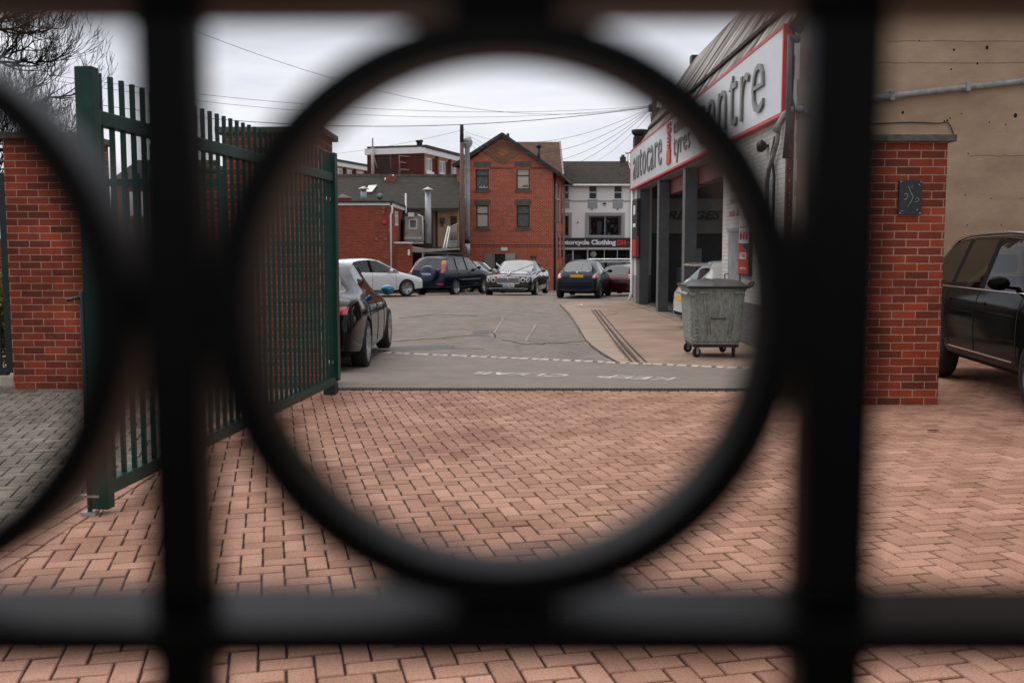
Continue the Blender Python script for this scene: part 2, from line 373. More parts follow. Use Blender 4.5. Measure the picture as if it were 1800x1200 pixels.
# concrete apron in front of the garage
edge = [(985, 535), (1003, 552), (1018, 575), (1030, 598), (1052, 616), (1086, 637)]
E = [G(*p) for p in edge]
ap = [(p.x, p.y) for p in E] + [(4.1, 13.3), (4.1, 34.0), (E[0].x + .6, 34.6), (E[0].x, 34.2)]
def drape(poly2, dz, name, m, step=.5, kind=True, parent=None):
    ylo = min(p[1] for p in poly2); yhi = max(p[1] for p in poly2); mb = MB(); y = ylo
    cuts = sorted({ylo, yhi, *[c for c, _ in PROF if ylo < c < yhi], *[ylo + step * i for i in range(int((yhi - ylo) / step) + 1)]})
    for a, b in zip(cuts, cuts[1:]):
        q = clip(clip(poly2, (0, a), (0, 1)), (0, b), (0, -1))
        if len(q) > 2: mb.add([(p[0], p[1], GZ(p[1]) + dz) for p in q], [tuple(range(len(q)))])
    o = mb.build(name, m, parent)
    bm = bmesh.new(); bm.from_mesh(o.data)
    for f in bm.faces:
        if f.normal.z < 0: f.normal_flip()
    bm.to_mesh(o.data); bm.free()
    return o
E0 = Vector((ap[0][0], ap[0][1]))
strip_in = [G(*p) for p in [(1040, 545), (1058, 570), (1080, 600), (1112, 639)]]
ap_all = [(p.x, p.y) for p in E] + [(3.4, 13.1), (4.12, 13.0), (4.12, 34.2), (E[0].x + .4, 34.2)]
struct(drape(ap_all, .006, 'concrete_apron', conc_m))
strip = [(p.x, p.y) for p in E] + [(p.x - .05, p.y) for p in strip_in[::-1]]
struct(drape(strip, .011, 'concrete_edge_strip', mat('pale_concrete', (.40, .30, .23), .9, col2=(.25, .18, .14), vscale=2.2, bump=.4, bscale=60, stretch=(.6, 3, 1))))
# broken edge and shallow channel
ch = MB()
for k, dx in enumerate((0, .09, .2)):
    pts = [p + Vector((dx, 0, .012)) for p in strip_in]
    for a, b in zip(pts, pts[1:]): ch.bar(a, b, .022 if k != 1 else .05, .012)
struct(ch.build('gutter_channel', mat('gutter_dirt', (.05, .035, .028), .9, var=.3)))
# pale kerb line of setts across the entrance
k0 = G(676, 620); k1 = G(1322, 648); n_ = 34
t = empty('flush_kerb', (k0 + k1) / 2, 'pale flush kerb line of short setts across the asphalt', 'kerb')
m_ = MB()
for i in range(n_):
    a = k0.lerp(k1, i / n_ + .0008); b = k0.lerp(k1, (i + 1) / n_ - (.006 if i % 2 else .002))
    b += Vector((0, random.uniform(-.02, .02), 0))
    m_.bar(a + Vector((0, 0, .0)), b + Vector((0, 0, .0)), .19 * random.uniform(.85, 1.1), .016)
m_.build('kerb_stone', mat('kerb_concrete', (.62, .53, .44), .85, col2=(.34, .28, .23), vscale=7), t)
m_ = MB()
for i in range(1, n_, 2):
    a = k0.lerp(k1, i / n_); m_.box(a.x - .03, a.y - .07, a.z - .01, a.x + .03, a.y + .04, a.z + .0105)
m_.build('gap', mat('kerb_gap', (.03, .025, .02), .9), t)
# smoother newer tarmac between drain and kerb
tm = mat('newer_tarmac', (.235, .19, .155), .8, col2=(.165, .135, .11), vscale=2.0, bump=.4, bscale=260, nr=.82)
struct(drape([(-9, yd(0) + .19), (4.0, yd(0) + .135), (4.0, 12.75), (k1.x, k1.y), (k0.x, k0.y), (-3.2, 16.3), (-9, 16.5)], .004, 'tarmac_strip', tm))
# painted letters KEEP CLEAR, to be read from the other side
def roadtext(body, pxa, pxb, pya, pyb, hgt, nm, lab):
    a = G(pxa, pya); b = G(pxb, pyb)      # a left end in photo, b right end
    X = (a - b); w = X.length; X = X.normalized(); Y = Vector((0, 0, 1)).cross(X)
    # surface slope
    Yp = Vector((Y.x, Y.y, (GZ(b.y + Y.y) - GZ(b.y)))).normalized(); Nn = X.cross(Yp)
    o = text(body, w, hgt, frameM(b + Vector((0, 0, .008)) - Yp * 0, X, Yp), nm, roadwhite, None, ext=.0015, bold=.02)
    tag(o, lab, 'road marking'); return o
roadtext("CLEAR", 838, 1006, 654, 659, .36, 'road_marking', 'worn white painted word CLEAR upside down on the asphalt')
roadtext("KEEP", 1062, 1190, 660, 665, .36, 'road_marking', 'worn white painted word KEEP upside down nearer the bin')
# scratches and cracks
ck = MB()
for pts in ([(885, 560), (876, 575), (868, 586)], [(942, 570), (936, 582), (930, 590), (924, 600)], [(860, 586), (868, 592)], [(905, 596), (960, 603), (1020, 606)], [(815, 612), (850, 614)]):
    g = [G(*p) + Vector((0, 0, .006)) for p in pts]
    for a, b in zip(g, g[1:]): ck.bar(a, b, random.uniform(.025, .05), .006)
struct(ck.build('asphalt_scars', mat('crack_filler', (.33, .29, .25), .8, col2=(.2, .17, .15), vscale=20)))
ck = MB()
for pts in ([(690, 600), (760, 596), (830, 590), (862, 592)], [(868, 585), (869, 594)], [(600, 642), (640, 632), (668, 622)], [(1030, 600), (985, 603), (930, 606), (880, 598)], [(985, 536), (1001, 553), (1017, 577), (1030, 600), (1052, 618), (1084, 639)], [(700, 560), (760, 553), (840, 556)], [(1050, 553), (1062, 556), (1085, 551)], [(1100, 532), (1150, 548), (1198, 567)]):
    g = [G(*p) + Vector((random.uniform(-.02, .02), 0, .008)) for p in pts]
    for a, b in zip(g, g[1:]):
        n = 5; q = [a.lerp(b, i / n) + Vector((random.uniform(-.03, .03), random.uniform(-.1, .1), 0)) * (0 < i < n) for i in range(n + 1)]
        for c, d in zip(q, q[1:]): d.z = GZ(d.y) + .008; ck.bar(c, d, random.uniform(.008, .028), .005)
struct(ck.build('asphalt_cracks', mat('crack_dark', (.025, .02, .018), .95)))
pt = MB()
for (a, b, c, d) in ((745, 612, 60, 2.2), (850, 585, 22, 3), (1040, 549, 10, 1.5)):
    g = G(a, b); n = 18
    pt.add([g + Vector((math.cos(2 * math.pi * i / n) * c / 100 * random.uniform(.7, 1.2), math.sin(2 * math.pi * i / n) * d / 5 * random.uniform(.7, 1.2), .0055)) for i in range(n)], [tuple(range(n))])
struct(pt.build('asphalt_stains', mat('oil_stain', (.05, .043, .04), .6)))
lf = MB(); p = P(1609, 760, 8.3); 
for i in range(4):
    q = Vector((p.x - .03 + i * .02, 8.0 + random.uniform(-.01, .01), .008)); lf.add([q, q + Vector((.03, -.012, .012)), q + Vector((.05, .01, .003)), q + Vector((.02, .02, .008))], [(0, 1, 2, 3)])
tag(lf.build('dead_leaf', mat('leaf_dark', (.04, .02, .012), .8)), 'small dark dead leaf on the red paving before the pillar', 'leaf')
p = G(1019, 538); lt = MB()
lt.add([p + Vector(v) for v in ((-.1, 0, .02), (.0, -.09, .05), (.11, -.02, .02), (.06, .1, .06), (-.05, .08, .03))], [(0, 1, 2, 3, 4)])
tag(lt.build('litter', white_m), 'scrap of white litter lying at the end of the gutter', 'litter')

# ------------------------------------------------------------------ black ornamental gate right in front of the camera
YG = .200
t = empty('ornamental_gate', (0, YG, CZ - 1.0), 'black painted metal gate with rings between flat bars, out of focus, right in front', 'gate')
t['_w'] = (0, YG, CZ - 1.0)
def zat(py, Y): return P(900, py, Y).z
def xat(px, py, Y): return P(px, py, Y).x
zb1 = zat(1023, YG + .014); zb0 = zat(1163, YG - .012)
MB().box(-1.1, YG - .012, zb0, 1.1, YG + .014, zb1, bev=.0008).build('bottom_rail', blackpaint, t)
zt0 = zat(47, YG + .014)
MB().box(-1.1, YG - .012, zt0, 1.1, YG + .014, zt0 + .007, bev=.0008).build('top_rail', blackpaint, t)
for z_ in (zt0 + .15, zb0 - .62): MB().box(-1.1, YG - .012, z_, 1.1, YG + .014, z_ + .007, bev=.0008).build('rail', blackpaint, t)
bw = .0122
pitch_ = xat(1465, 600, YG) - xat(317, 600, YG); xl = xat(317, 600, YG)
for i in range(-3, 5):
    xc = xl + i * pitch_; w_ = bw * (1.25 if i == 1 else 1)
    MB().box(xc - w_ / 2, YG - .005, zb0 - .9, xc + w_ / 2, YG + .005, zt0 + .3, bev=.0006).build('upright', blackpaint, t)
rc = P(888, 556, YG); ro = (zt0 - zb1) / 2 - .0015; ri = ro - .0080
for i in (-2, -1, 0, 1, 2):
    if i == 1: continue
    cx = rc.x + i * pitch_; cz = (zt0 + zb1) / 2; n = 96; vs = []; fs = []
    for k in range(n):
        a = 2 * math.pi * k / n
        for r_, y_ in ((ri, -.0062), (ri, .007), (ro, .007), (ro, -.0062)): vs.append((cx + r_ * math.cos(a), YG + y_, cz + r_ * math.sin(a)))
    for k in range(n):
        j = (k + 1) % n
        for q in range(4): fs.append((k * 4 + q, k * 4 + (q + 1) % 4, j * 4 + (q + 1) % 4, j * 4 + q))
    m_ = MB(); m_.add(vs, fs); o = m_.build('ring', blackpaint, t)
    bm = bmesh.new(); bm.from_mesh(o.data); bmesh.ops.recalc_face_normals(bm, faces=bm.faces); bm.to_mesh(o.data); bm.free()
    # spacer studs welding the ring to rails and uprights
    for (dx, dz) in ((1, 0), (-1, 0)):
        xa = cx + dx * (ro - .001); xb = xl + (i + (1 if dx > 0 else 0)) * pitch_
        MB().bar((xa, YG, cz + .002), (xb, YG, cz + .002), .008, .008).build('stud', blackpaint, t)
    for dz in (1, -1):
        MB().bar((cx, YG, cz + dz * (ro - .001)), (cx, YG, cz + dz * (ro + .006)), .012, .02, up=(1, 0, 0)).build('stud', blackpaint, t)

# ------------------------------------------------------------------ green swing gates
def green_gate(A, B, name, label, group, h=2.45, pitch=.128, near_bolt=True, mat_=None, z0=.0, posts=True):
    mm = mat_ or green; A = Vector(A); B = Vector(B); d = (B - A).normalized(); L = (B - A).length
    t = empty(name, (A.x, A.y, z0), label, 'gate' if 'gate' in name else 'fence', group)
    up = Vector((0, 0, 1)); nrm = d.cross(up)
    def M(p): M_ = Matrix.Identity(4); M_.col[0] = (*d, 0); M_.col[1] = (*(-nrm), 0); M_.col[2] = (0, 0, 1, 0); M_.translation = p; return M_
    if posts:
        MB().box(-.04, -.05, .03, .04, .05, h + .01, M(A + up * z0), bev=.006).build('post', mm, t)
        MB().box(-.05, -.05, .13, .05, .05, h + .0, M(B + up * z0), bev=.006).build('post', mm, t)
    for nm, za, zb in (('top_rail', 2.16, 2.24), ('bottom_rail', .10, .18)):
        MB().box(.05, -.035, za, L - .05, .035, zb, M(A + up * z0), bev=.004).build(nm, mm, t)
    n = int(L / pitch); src = None
    for i in range(1, n):
        p = A + d * (L * i / n) + up * z0
        if src is None:
            src = MB(); src.box(-.0125, -.0125, .1785, .0125, .0125, 2.161, bev=.002); src.box(-.0125, -.0125, 2.239, .0125, .0125, h, bev=.002)
            m2 = Matrix.Rotation(math.atan2(d.y, d.x), 4, 'Z'); src.v = [m2 @ v for v in src.v]
            o = src.build('bar', mm, t, local=True); src = o
        else:
            o = src.copy(); COL.objects.link(o); o.parent = t
        o.location = p - Vector((A.x, A.y, z0))
    return t, d, L
A = P(146, 900, 5.50); A.z = 0; A.x += .115; B = P(589, 690, 10.22); B.z = 0
gt, gd, gl = green_gate(A, B, 'swing_gate', 'tall dark green steel bar gate swung open on the left', None)
# drop bolt at the free end, foot at the hinge end, bolt heads
bb = A + Vector((-.062, -.03, 0))
MB().tube([bb + Vector((0, 0, .01)), bb + Vector((0, 0, 1.25))], .014).tube([bb + Vector((0, 0, 1.22)), bb + Vector((-.07, -.03, 1.2))], .009).build('drop_bolt', greendk, gt)
MB().box(bb.x - .045, bb.y - .02, .10, bb.x + .06, bb.y + .02, .113).box(bb.x - .04, bb.y - .03, .0, bb.x + .04, bb.y + .03, .018).build('bolt_guide', steel, gt)
MB().box(B.x - .09, B.y - .16, 0, B.x + .03, B.y + .04, .11, bev=.006).build('foot_block', greendk, gt)
m_ = MB()
for z_ in (.32, 1.98): m_.lathe([(.0, .0), (.03, .0), (.03, .02), (.014, .035), (0, .036)], 12, Matrix.Translation(B + Vector((-.03, -.052, z_))) @ Matrix.Rotation(R(90), 4, 'X'))
m_.build('hinge_bolt', steel, gt)
Ar = Vector((3.13, 9.95, 0)); Br = Vector((3.72, 12.4, 0))
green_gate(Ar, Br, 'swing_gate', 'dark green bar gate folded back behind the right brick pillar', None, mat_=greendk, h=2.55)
# railing between the left pillars and railing beyond the left edge
green_gate(Vector((-4.45, 10.95, 0)), Vector((-3.15, 10.95, 0)), 'side_gate', 'small green bar gate between the two left brick pillars', None, mat_=green, h=2.3)
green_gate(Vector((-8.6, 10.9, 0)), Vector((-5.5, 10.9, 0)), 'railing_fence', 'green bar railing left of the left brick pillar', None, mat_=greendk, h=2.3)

# ------------------------------------------------------------------ brick pillars
def pillar(name, x0, x1, y0, dep, h, label, group='brick gate pillars', rotz=0):
    cx = (x0 + x1) / 2; t = empty(name, (cx, y0 + dep / 2, 0), label, 'pillar', group)
    MB().box(x0, y0, -.02, x1, y0 + dep, h).build('brickwork', pbrick, t)
    MB().box(x0 - .06, y0 - .06, h, x1 + .06, y0 + dep + .06, h + .065, bev=.008).build('cap_stone', stone, t)
    return t
pr = P(1648, 712, 9.42)
rp = pillar('brick_pillar', pr.x - .905, pr.x, 9.42, .79, 2.475, 'red brick gate pillar on the right carrying a dark plaque')
pl = P(22, 680, 10.5); pl2 = P(150, 684, 10.5)
pillar('brick_pillar', P(24, 600, 10.5).x - .02, P(150, 600, 10.5).x, 10.5, .79, 2.62, 'red brick gate pillar at the far left beside the shrub')
pillar('brick_pillar', -3.03, -2.02, 10.55, .79, 2.68, 'red brick gate pillar seen through the bars of the open green gate')
pillar('boundary_wall', -4.25, -3.86, 13.5, .45, 2.52, 'narrow brick pier with stone cap farther behind the green gate', None)
# plaque
pq0 = P(1578, 378, 9.4); pq1 = P(1621, 317, 9.4)
o = MB().box(pq0.x, 9.385, pq0.z, pq1.x, 9.4185, pq1.z, bev=.004)
pq = o.build('plaque', mat('dark_plaque_metal', (.03, .032, .034), .38, .5, var=.3, vscale=30), None, org=((pq0.x + pq1.x) / 2, 9.4, pq0.z))
tag(pq, 'small dark rectangular metal plaque with scratched emblem on right pillar', 'plaque')
cxq = (pq0.x + pq1.x) / 2; czq = (pq0.z + pq1.z) / 2; m_ = MB(); yq = 9.383
def pc(pts, r=.0022): m_.tube([(cxq + a * .2, yq, czq + b * .3) for a, b in pts], r, 5)
pc([(-.12, .34), (-.02, .18), (.12, .02), (.0, -.16), (-.14, -.3)]); pc([(-.3, .1), (-.2, .14), (-.12, .05), (-.2, -.05), (-.32, -.06)])
pc([(.22, -.06), (.32, 0), (.4, -.06), (.3, -.14), (.2, -.12)]); pc([(.34, .42), (.42, .36)], .004); pc([(-.4, -.4), (-.34, -.44)], .004); pc([(.3, -.4), (.36, -.36)], .004)
pc([(-.02, .3), (.08, .36), (.12, .28)], .0015)
m_.build('emblem', steel, pq)
m_ = MB()
for a in (pq0.x + .015, pq1.x - .015):
    for b in (pq0.z + .015, pq1.z - .015): m_.lathe([(0, 0), (.008, 0), (.006, .005), (0, .006)], 8, Matrix.Translation((a, 9.385, b)) @ Matrix.Rotation(R(90), 4, 'X'))
m_.build('screw', steel, pq)
# kerb and shrub at the far left
ko = MB().box(-9, 10.75, -.02, P(22, 672, 10.7).x, 10.87, .1, bev=.01).build('garden_kerb', mat('kerb_pale', (.45, .40, .33), .85, var=.15), None, org=(-6, 10.8, 0))
tag(ko, 'pale concrete kerb edging under the shrub at left', 'kerb')
def leaf_cloud(centre, rad, n, size, seed):
    rng = random.Random(seed); mb = MB()
    for _ in range(n):
        while True:
            q = Vector((rng.uniform(-1, 1), rng.uniform(-1, 1), rng.uniform(-1, 1)))
            if .35 < q.length < 1: break
        p = Vector(centre) + Vector((q.x * rad[0], q.y * rad[1], q.z * rad[2])) * (.85 + .2 * math.sin(q.x * 9 + q.z * 7))
        a = Vector((rng.gauss(0, 1), rng.gauss(0, 1), rng.gauss(0, 1))).normalized(); b = a.cross(Vector((rng.gauss(0, 1), rng.gauss(0, 1), rng.gauss(0, 1)))).normalized(); s = size * rng.uniform(.6, 1.3)
        mb.add([p - a * s, p + b * s * .45, p + a * s, p - b * s * .45], [(0, 1, 2, 3)])
    return mb
sh = empty('leafy_shrub', (-6.1, 11.5, 0), 'yellow green leafy shrub behind the railing at far left', 'shrub')
leaf_cloud((-6.1, 11.5, .72), (.95, .5, .62), 5200, .045, 3).build('foliage', mat('yellow_leaf', (.30, .23, .035), .6, col2=(.06, .08, .02), vscale=2.5), sh)
m_ = MB()
for i in range(9): m_.tube([(-6.1 + random.uniform(-.1, .1), 11.5, 0), (-6.1 + random.uniform(-.6, .6), 11.5 + random.uniform(-.3, .3), 1.0)], [.018, .006], 5)
m_.build('stem', mat('stem_brown', (.06, .04, .025), .9), sh)

# ------------------------------------------------------------------ bare tree top left
def bare_tree(base, targets, seed, label):
    rng = random.Random(seed); t = empty('bare_tree', base, label, 'tree'); tr = MB(); cr = MB(); base = Vector(base)
    top = base + Vector((.5, .2, 8.2)); tk = [base.lerp(top, i / 9) + Vector((math.sin(i * 1.3) * .07, math.cos(i) * .06, 0)) for i in range(10)]
    tr.tube(tk, [.17 * (1 - .085 * i) for i in range(10)], 10)
    def twig(p, d, L, r, lev):
        pts = [p.copy()]; rs = [r]; d = d.copy(); n = 5
        for i in range(n):
            d = (d + Vector((rng.gauss(0, .12), rng.gauss(0, .12), rng.gauss(0, .07) + .17))).normalized(); p = p + d * (L / n); pts.append(p.copy()); rs.append(max(.0036, r * (1 - .16 * (i + 1))))
        cr.tube(pts, rs, 4 if lev < 2 else 3, cap=False)
        if lev >= 3: return
        for k in range((4, 3, 2)[lev]):
            i = rng.randint(1, n); ax = Vector((rng.gauss(0, 1), rng.gauss(0, 1), rng.gauss(0, 1))).normalized()
            twig(pts[i], (Matrix.Rotation(rng.uniform(.35, .8), 3, ax) @ (pts[i] - pts[i - 1]).normalized()).normalized(), L * rng.uniform(.5, .75), rs[i] * .7, lev + 1)
    for h, e_ in targets:
        o = tk[h] ; e_ = Vector(e_); L = (e_ - o).length; m1 = o.lerp(e_, .35) + Vector((0, 0, -.06 * L)); m2 = o.lerp(e_, .75) + Vector((0, 0, -.11 * L)); pts = []; n = 12
        for i in range(n + 1):
            u = i / n; q = o * (1 - u) ** 3 + m1 * 3 * u * (1 - u) ** 2 + m2 * 3 * u * u * (1 - u) + e_ * u ** 3; pts.append(q + Vector((rng.gauss(0, .03), rng.gauss(0, .05), rng.gauss(0, .03))) * (0 < i))
        rs = [.034 * (1 - .9 * i / n) + .005 for i in range(n + 1)]; cr.tube(pts, rs, 6)
        for i in range(2, n + 1):
            for k in range(1 + (i % 2)):
                d = (pts[i] - pts[i - 1]).normalized(); sd = Vector((rng.gauss(0, .6), rng.gauss(0, .7), rng.gauss(0, .55)))
                twig(pts[i], (d * .9 + sd * .8).normalized(), rng.uniform(.5, .95) * (1.0 if i < n - 2 else .6), rs[i] * .6 + .003, 0 if i < n - 1 else 1)
    bk = mat('bare_bark', (.010, .008, .007), .95, spec=.1)
    tr.build('trunk', bk, t); cr.build('crown', bk, t); return t
TG = [(5, P(150, 150, 20)), (6, P(118, 95, 21)), (4, P(150, 215, 20.5)), (7, P(100, 50, 19.5)), (5, P(95, 130, 22)), (4, P(80, 200, 19)), (6, P(60, 70, 20)), (3, P(130, 255, 21)), (7, P(50, 20, 21)), (8, P(120, 5, 20.5)), (5, P(-220, 90, 20)), (6, P(-240, 20, 21)), (4, P(-180, 180, 20)), (3, P(40, 235, 20)), (8, P(-60, -80, 20)), (8, P(60, -60, 20))]
bare_tree((-11.35, 20.5, -.2), TG, 5, 'bare leafless tree with fine twigs beyond the left pillar')

# ------------------------------------------------------------------ garage on the right
XF = 4.1; YN = 14.95; YE = 33.7
gar = empty('garage', (XF, 24, -.25), 'white painted brick tyre garage with open dark bays and corrugated roof', 'garage')
wbrick = brick('white_painted_brick', (.74, .71, .67), (.64, .61, .57), (.34, .31, .28), ms=.009, bump=.7, dirt=.25)
gband = brick('grey_painted_brick', (.20, .195, .185), (.16, .155, .15), (.09, .085, .08), ms=.009, bump=.7, dirt=.3)
ZT = 4.76; ZS = 3.44; ZL = 3.40
greysteel = mat('grey_painted_steel', (.075, .082, .086), .5, var=.2, vscale=3)
# near end wall of the bays (white over grey), far pier
m_ = MB(); m_.box(XF, YN, .56, XF + .28, 19.5, ZT); m_.build('wall', wbrick, gar)
m_ = MB(); m_.box(XF - .004, YN, -.4, XF + .284, 19.504, .56); m_.build('plinth', gband, gar)
MB().box(XF, 33.0, .62, XF + .5, YE, ZT).build('wall', mat('white_render', (.6, .58, .56), .7, var=.08, vscale=3), gar)
MB().box(XF - .004, 32.996, -.5, XF + .504, YE, .62).build('plinth', mat('grey_render', (.27, .26, .25), .8, var=.15, vscale=3), gar)
for y_ in (23.85, 28.05):
    m_ = MB(); m_.box(XF, y_, -.5, XF + .30, y_ + .3, ZL); m_.build('pier', greysteel, gar)
    MB().box(XF - .02, y_ - .012, -.5, XF + .015, y_ + .02, ZL).build('pier_edge', steel, gar)
MB().box(XF + .02, 32.3, -.5, XF + .32, 33.0, ZL).build('pier', greysteel, gar)
MB().box(XF + .02, YN, ZL, XF + .30, 33.0, ZT - .05).build('lintel', mat('lintel_grey', (.2, .2, .2), .7), gar)
for ya, yb in ((19.52, 23.83), (24.17, 28.03)):
    MB().box(XF + .32, ya, 3.0, XF + .62, yb, 3.55, bev=.02).build('shutter_box', mat('shutter_red', (.17, .035, .025), .55, var=.2), gar)
# interior
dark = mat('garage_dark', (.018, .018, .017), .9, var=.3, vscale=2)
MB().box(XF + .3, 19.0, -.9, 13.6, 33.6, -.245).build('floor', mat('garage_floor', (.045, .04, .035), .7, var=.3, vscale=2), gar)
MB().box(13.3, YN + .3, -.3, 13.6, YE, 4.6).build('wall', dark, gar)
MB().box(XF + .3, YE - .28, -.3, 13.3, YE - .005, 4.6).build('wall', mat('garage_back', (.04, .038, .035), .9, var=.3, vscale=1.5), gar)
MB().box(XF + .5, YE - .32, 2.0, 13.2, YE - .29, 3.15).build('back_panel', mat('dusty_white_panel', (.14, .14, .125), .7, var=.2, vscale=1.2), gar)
text("BRIDGESTONE", 3.6, .30, frameM((4.85, YE - .325, 2.45), (1, 0, 0), (0, 0, 1)), 'panel_lettering', mat('faded_black', (.03, .03, .03), .7), gar, ext=.01, bold=.04, shear=.35)
MB().box(6.2, 19.6, -.25, 6.32, 19.72, 4.4).box(6.2, 25.9, -.25, 6.32, 26.02, 4.4).build('column', dark, gar)
MB().box(XF + 1.2, 29.0, -.245, XF + 2.2, 32.2, .9).box(XF + 1.5, 29.5, .9, XF + 1.9, 31.4, 1.5).build('workbench', mat('bench_dark', (.02, .024, .03), .6), gar)
# corrugated roof
def corr(mb, o, eave, up, width, rise, wave=.19, amp=.035, step=8):
    n = int(width / wave * step); vs = []; 
    nn = Vector(eave).cross(Vector(up)).normalized()
    for j in (0, 1):
        for i in range(n + 1):
            s = i / n * width; vs.append(Vector(o) + Vector(eave) * s + Vector(up) * (rise * j) + nn * (amp * math.cos(2 * math.pi * s / wave)))
    return mb.add(vs, [(i, i + 1, n + 1 + i + 1, n + 1 + i) for i in range(n)], True)
upv = Vector((1, 0, 1.49)).normalized()
roof_m = mat('weathered_corrugated_sheet', (.55, .50, .46), .8, col2=(.03, .023, .02), vscale=2.6, bump=.2, bscale=30, stretch=(.10, 1.7, .10), sharp=(.42, .60))
SL = 3.50
m_ = MB()
corr(m_, (XF + .02, YN - .1, ZT - .10), (0, 1, 0), upv, YE - YN + .3, 1.08, amp=.05)
corr(m_, (XF + .02 + upv.x * .95 - .07, YN - .1, ZT - .10 + upv.z * .95 + .06), (0, 1, 0), upv, YE - YN + .25, 2.6, amp=.05)
rf = m_.build('roof', roof_m, gar)
rx = XF + upv.x * SL; rz = ZT - .10 + upv.z * SL + .04
m_ = MB(); corr(m_, (rx, YN - .1, rz), (0, 1, 0), Vector((1, 0, -1.49)).normalized(), YE - YN + .2, 3.5, step=4); m_.build('roof', roof_m, gar)
MB().tube([(rx, YN + .35, rz + .02), (rx, YE + .2, rz + .02)], .09, 8).build('ridge_cap', mat('ridge_dark', (.05, .04, .035), .9), gar)
# gable ends
for y_, w_, nm in ((YN + .32, .22, 0), (YE - .2, .195, 1)):
    MB().prism([(XF + .05, y_, ZT - .4), (rx * 2 - XF, y_, ZT - .4), (rx, y_, rz - .18)], (0, w_, 0)).build('gable_wall', mat('gable_dark', (.06, .05, .045), .9, var=.3, vscale=2), gar)
m_ = MB()
for y_, k in ((YN - .14, .12), (YE + .16, 1)): m_.bar((XF, y_, ZT - .12), (XF + (rx - XF) * k, y_, ZT - .12 + (rz + .1 - ZT) * k), .05, .2, up=(0, 0, 1)); m_.build('verge_board', mat('dark_verge', (.02, .017, .016), .8), gar); m_ = MB()
m_ = MB()
p = Vector((XF + .02, 0, ZT - .10)) + upv * .95; m_.bar((p.x - .10, YN, p.z + .03), (p.x - .10, YE, p.z + .03), .05, .07)
m_.build('lap_edge', mat('lap_dark', (.025, .02, .017), .9), gar)
MB().box(rx - .15, YE - .3, rz, rx + .1, YE + .1, rz + .22).build('ridge_vent', blackm, gar)

# fascia sign
sign = empty('fascia_sign', (XF, 24, ZS), 'long white garage fascia sign with red border reading autocare tyres centre', 'sign')
sw = mat('sign_white', (.60, .61, .63), .38, var=.03, vscale=3)
YJ = 22.1
YS0, YS1 = YN - .05, YE + .15
MB().box(XF - .12, YS0 + .06, ZS + .05, XF - .005, YJ - .015, ZT - .05, bev=.004).build('panel', sw, sign)
MB().box(XF - .12, YJ + .015, ZS + .05, XF - .005, 29.6, ZT - .05, bev=.004).build('panel', sw, sign)
MB().box(XF - .12, 29.63, ZS + .05, XF - .005, YS1 - .06, ZT - .05, bev=.004).build('panel', sw, sign)
m_ = MB(); bt = .055
m_.box(XF - .13, YS0, ZS, XF - .003, YS1, ZS + bt - .003).box(XF - .13, YS0, ZT - bt + .003, XF - .003, YS1, ZT)
m_.box(XF - .13, YS0, ZS + bt - .003, XF - .003, YS0 + bt, ZT - bt + .003).box(XF - .13, YS1 - bt, ZS + bt - .003, XF - .003, YS1, ZT - bt + .003)
m_.build('border', redpaint, sign)
lt_m = mat('letter_grey_metal', (.17, .165, .155), .4, .3, var=.15)
def sidetext(body, ya, yb, z0, z1, nm='letters', m=None, par=sign, ext=.013, bold=-.008, x=None, space=1.12):
    return text(body, ya - yb, z1 - z0, frameM(((XF - .122 - ext) if x is None else x, ya, z0), (0, -1, 0), (0, 0, 1)), nm, m or lt_m, par, ext=ext, bold=bold, space=space)
sidetext("autocare", 32.9, 26.75, 3.72, 4.53)
sidetext("exhausts", 24.75, 22.5, 4.28, 4.66, )
sidetext("tyres", 24.75, 22.5, 3.56, 4.16)
sidetext("centre", 21.5, 15.95, 3.66, 4.56, ext=.02, bold=-.012)
m_ = MB(); xk = XF - .16                              # red spark plug shaped device
for y0, y1, z0, z1 in ((25.2, 25.75, 3.62, 3.98), (25.3, 25.65, 4.0, 4.05), (25.25, 25.7, 4.07, 4.13), (25.25, 25.7, 4.16, 4.22), (25.25, 25.7, 4.25, 4.31), (25.35, 25.6, 4.33, 4.36), (25.2, 25.75, 4.40, 4.50), (25.55, 25.75, 4.50, 4.64), (25.2, 25.4, 4.56, 4.64)):
    m_.box(xk, y0, z0, XF - .119, y1, z1)
m_.build('red_device', redpaint, sign)
# neon tube brackets on letters: small dark dots
# wall lamp and pipes
lp = MB(); lp.lathe([(0, 0), (.09, .01), (.1, .08), (.05, .14), (0, .15)], 14, Matrix.Translation((XF - .16, 16.2, 3.12)) @ Matrix.Rotation(R(90), 4, 'Y') @ Matrix.Rotation(R(30), 4, 'X')); lp.tube([(XF, 16.1, 3.12), (XF - .12, 16.15, 3.12)], .02)
tag(lp.build('wall_lamp', mat('lamp_dark', (.03, .03, .03), .4), None, org=(XF, 16.1, 3.1)), 'small round black lamp on white brick below the sign', 'lamp')
pipe_m = mat('grimy_grey_pipe', (.33, .32, .31), .6, col2=(.07, .06, .05), vscale=9)
MB().tube([(XF - .06, 15.3, 3.35), (XF - .07, 15.35, 3.1), (XF - .07, 15.8, 2.72), (XF - .07, 15.9, 2.55), (XF - .07, 15.9, .4), (XF - .07, 15.9, -.15)], .036, 10).tube([(XF - .07, 15.9, 2.0), (XF - .07, 15.9, 2.05)], .06, 10).build('downpipe', pipe_m, gar)
MB().tube([(XF - .05, 15.55, 3.2), (XF - .05, 15.75, 2.95), (XF - .05, 15.55, 2.6), (XF - .05, 15.55, .3)], .022, 8).build('cable', blackm, gar)
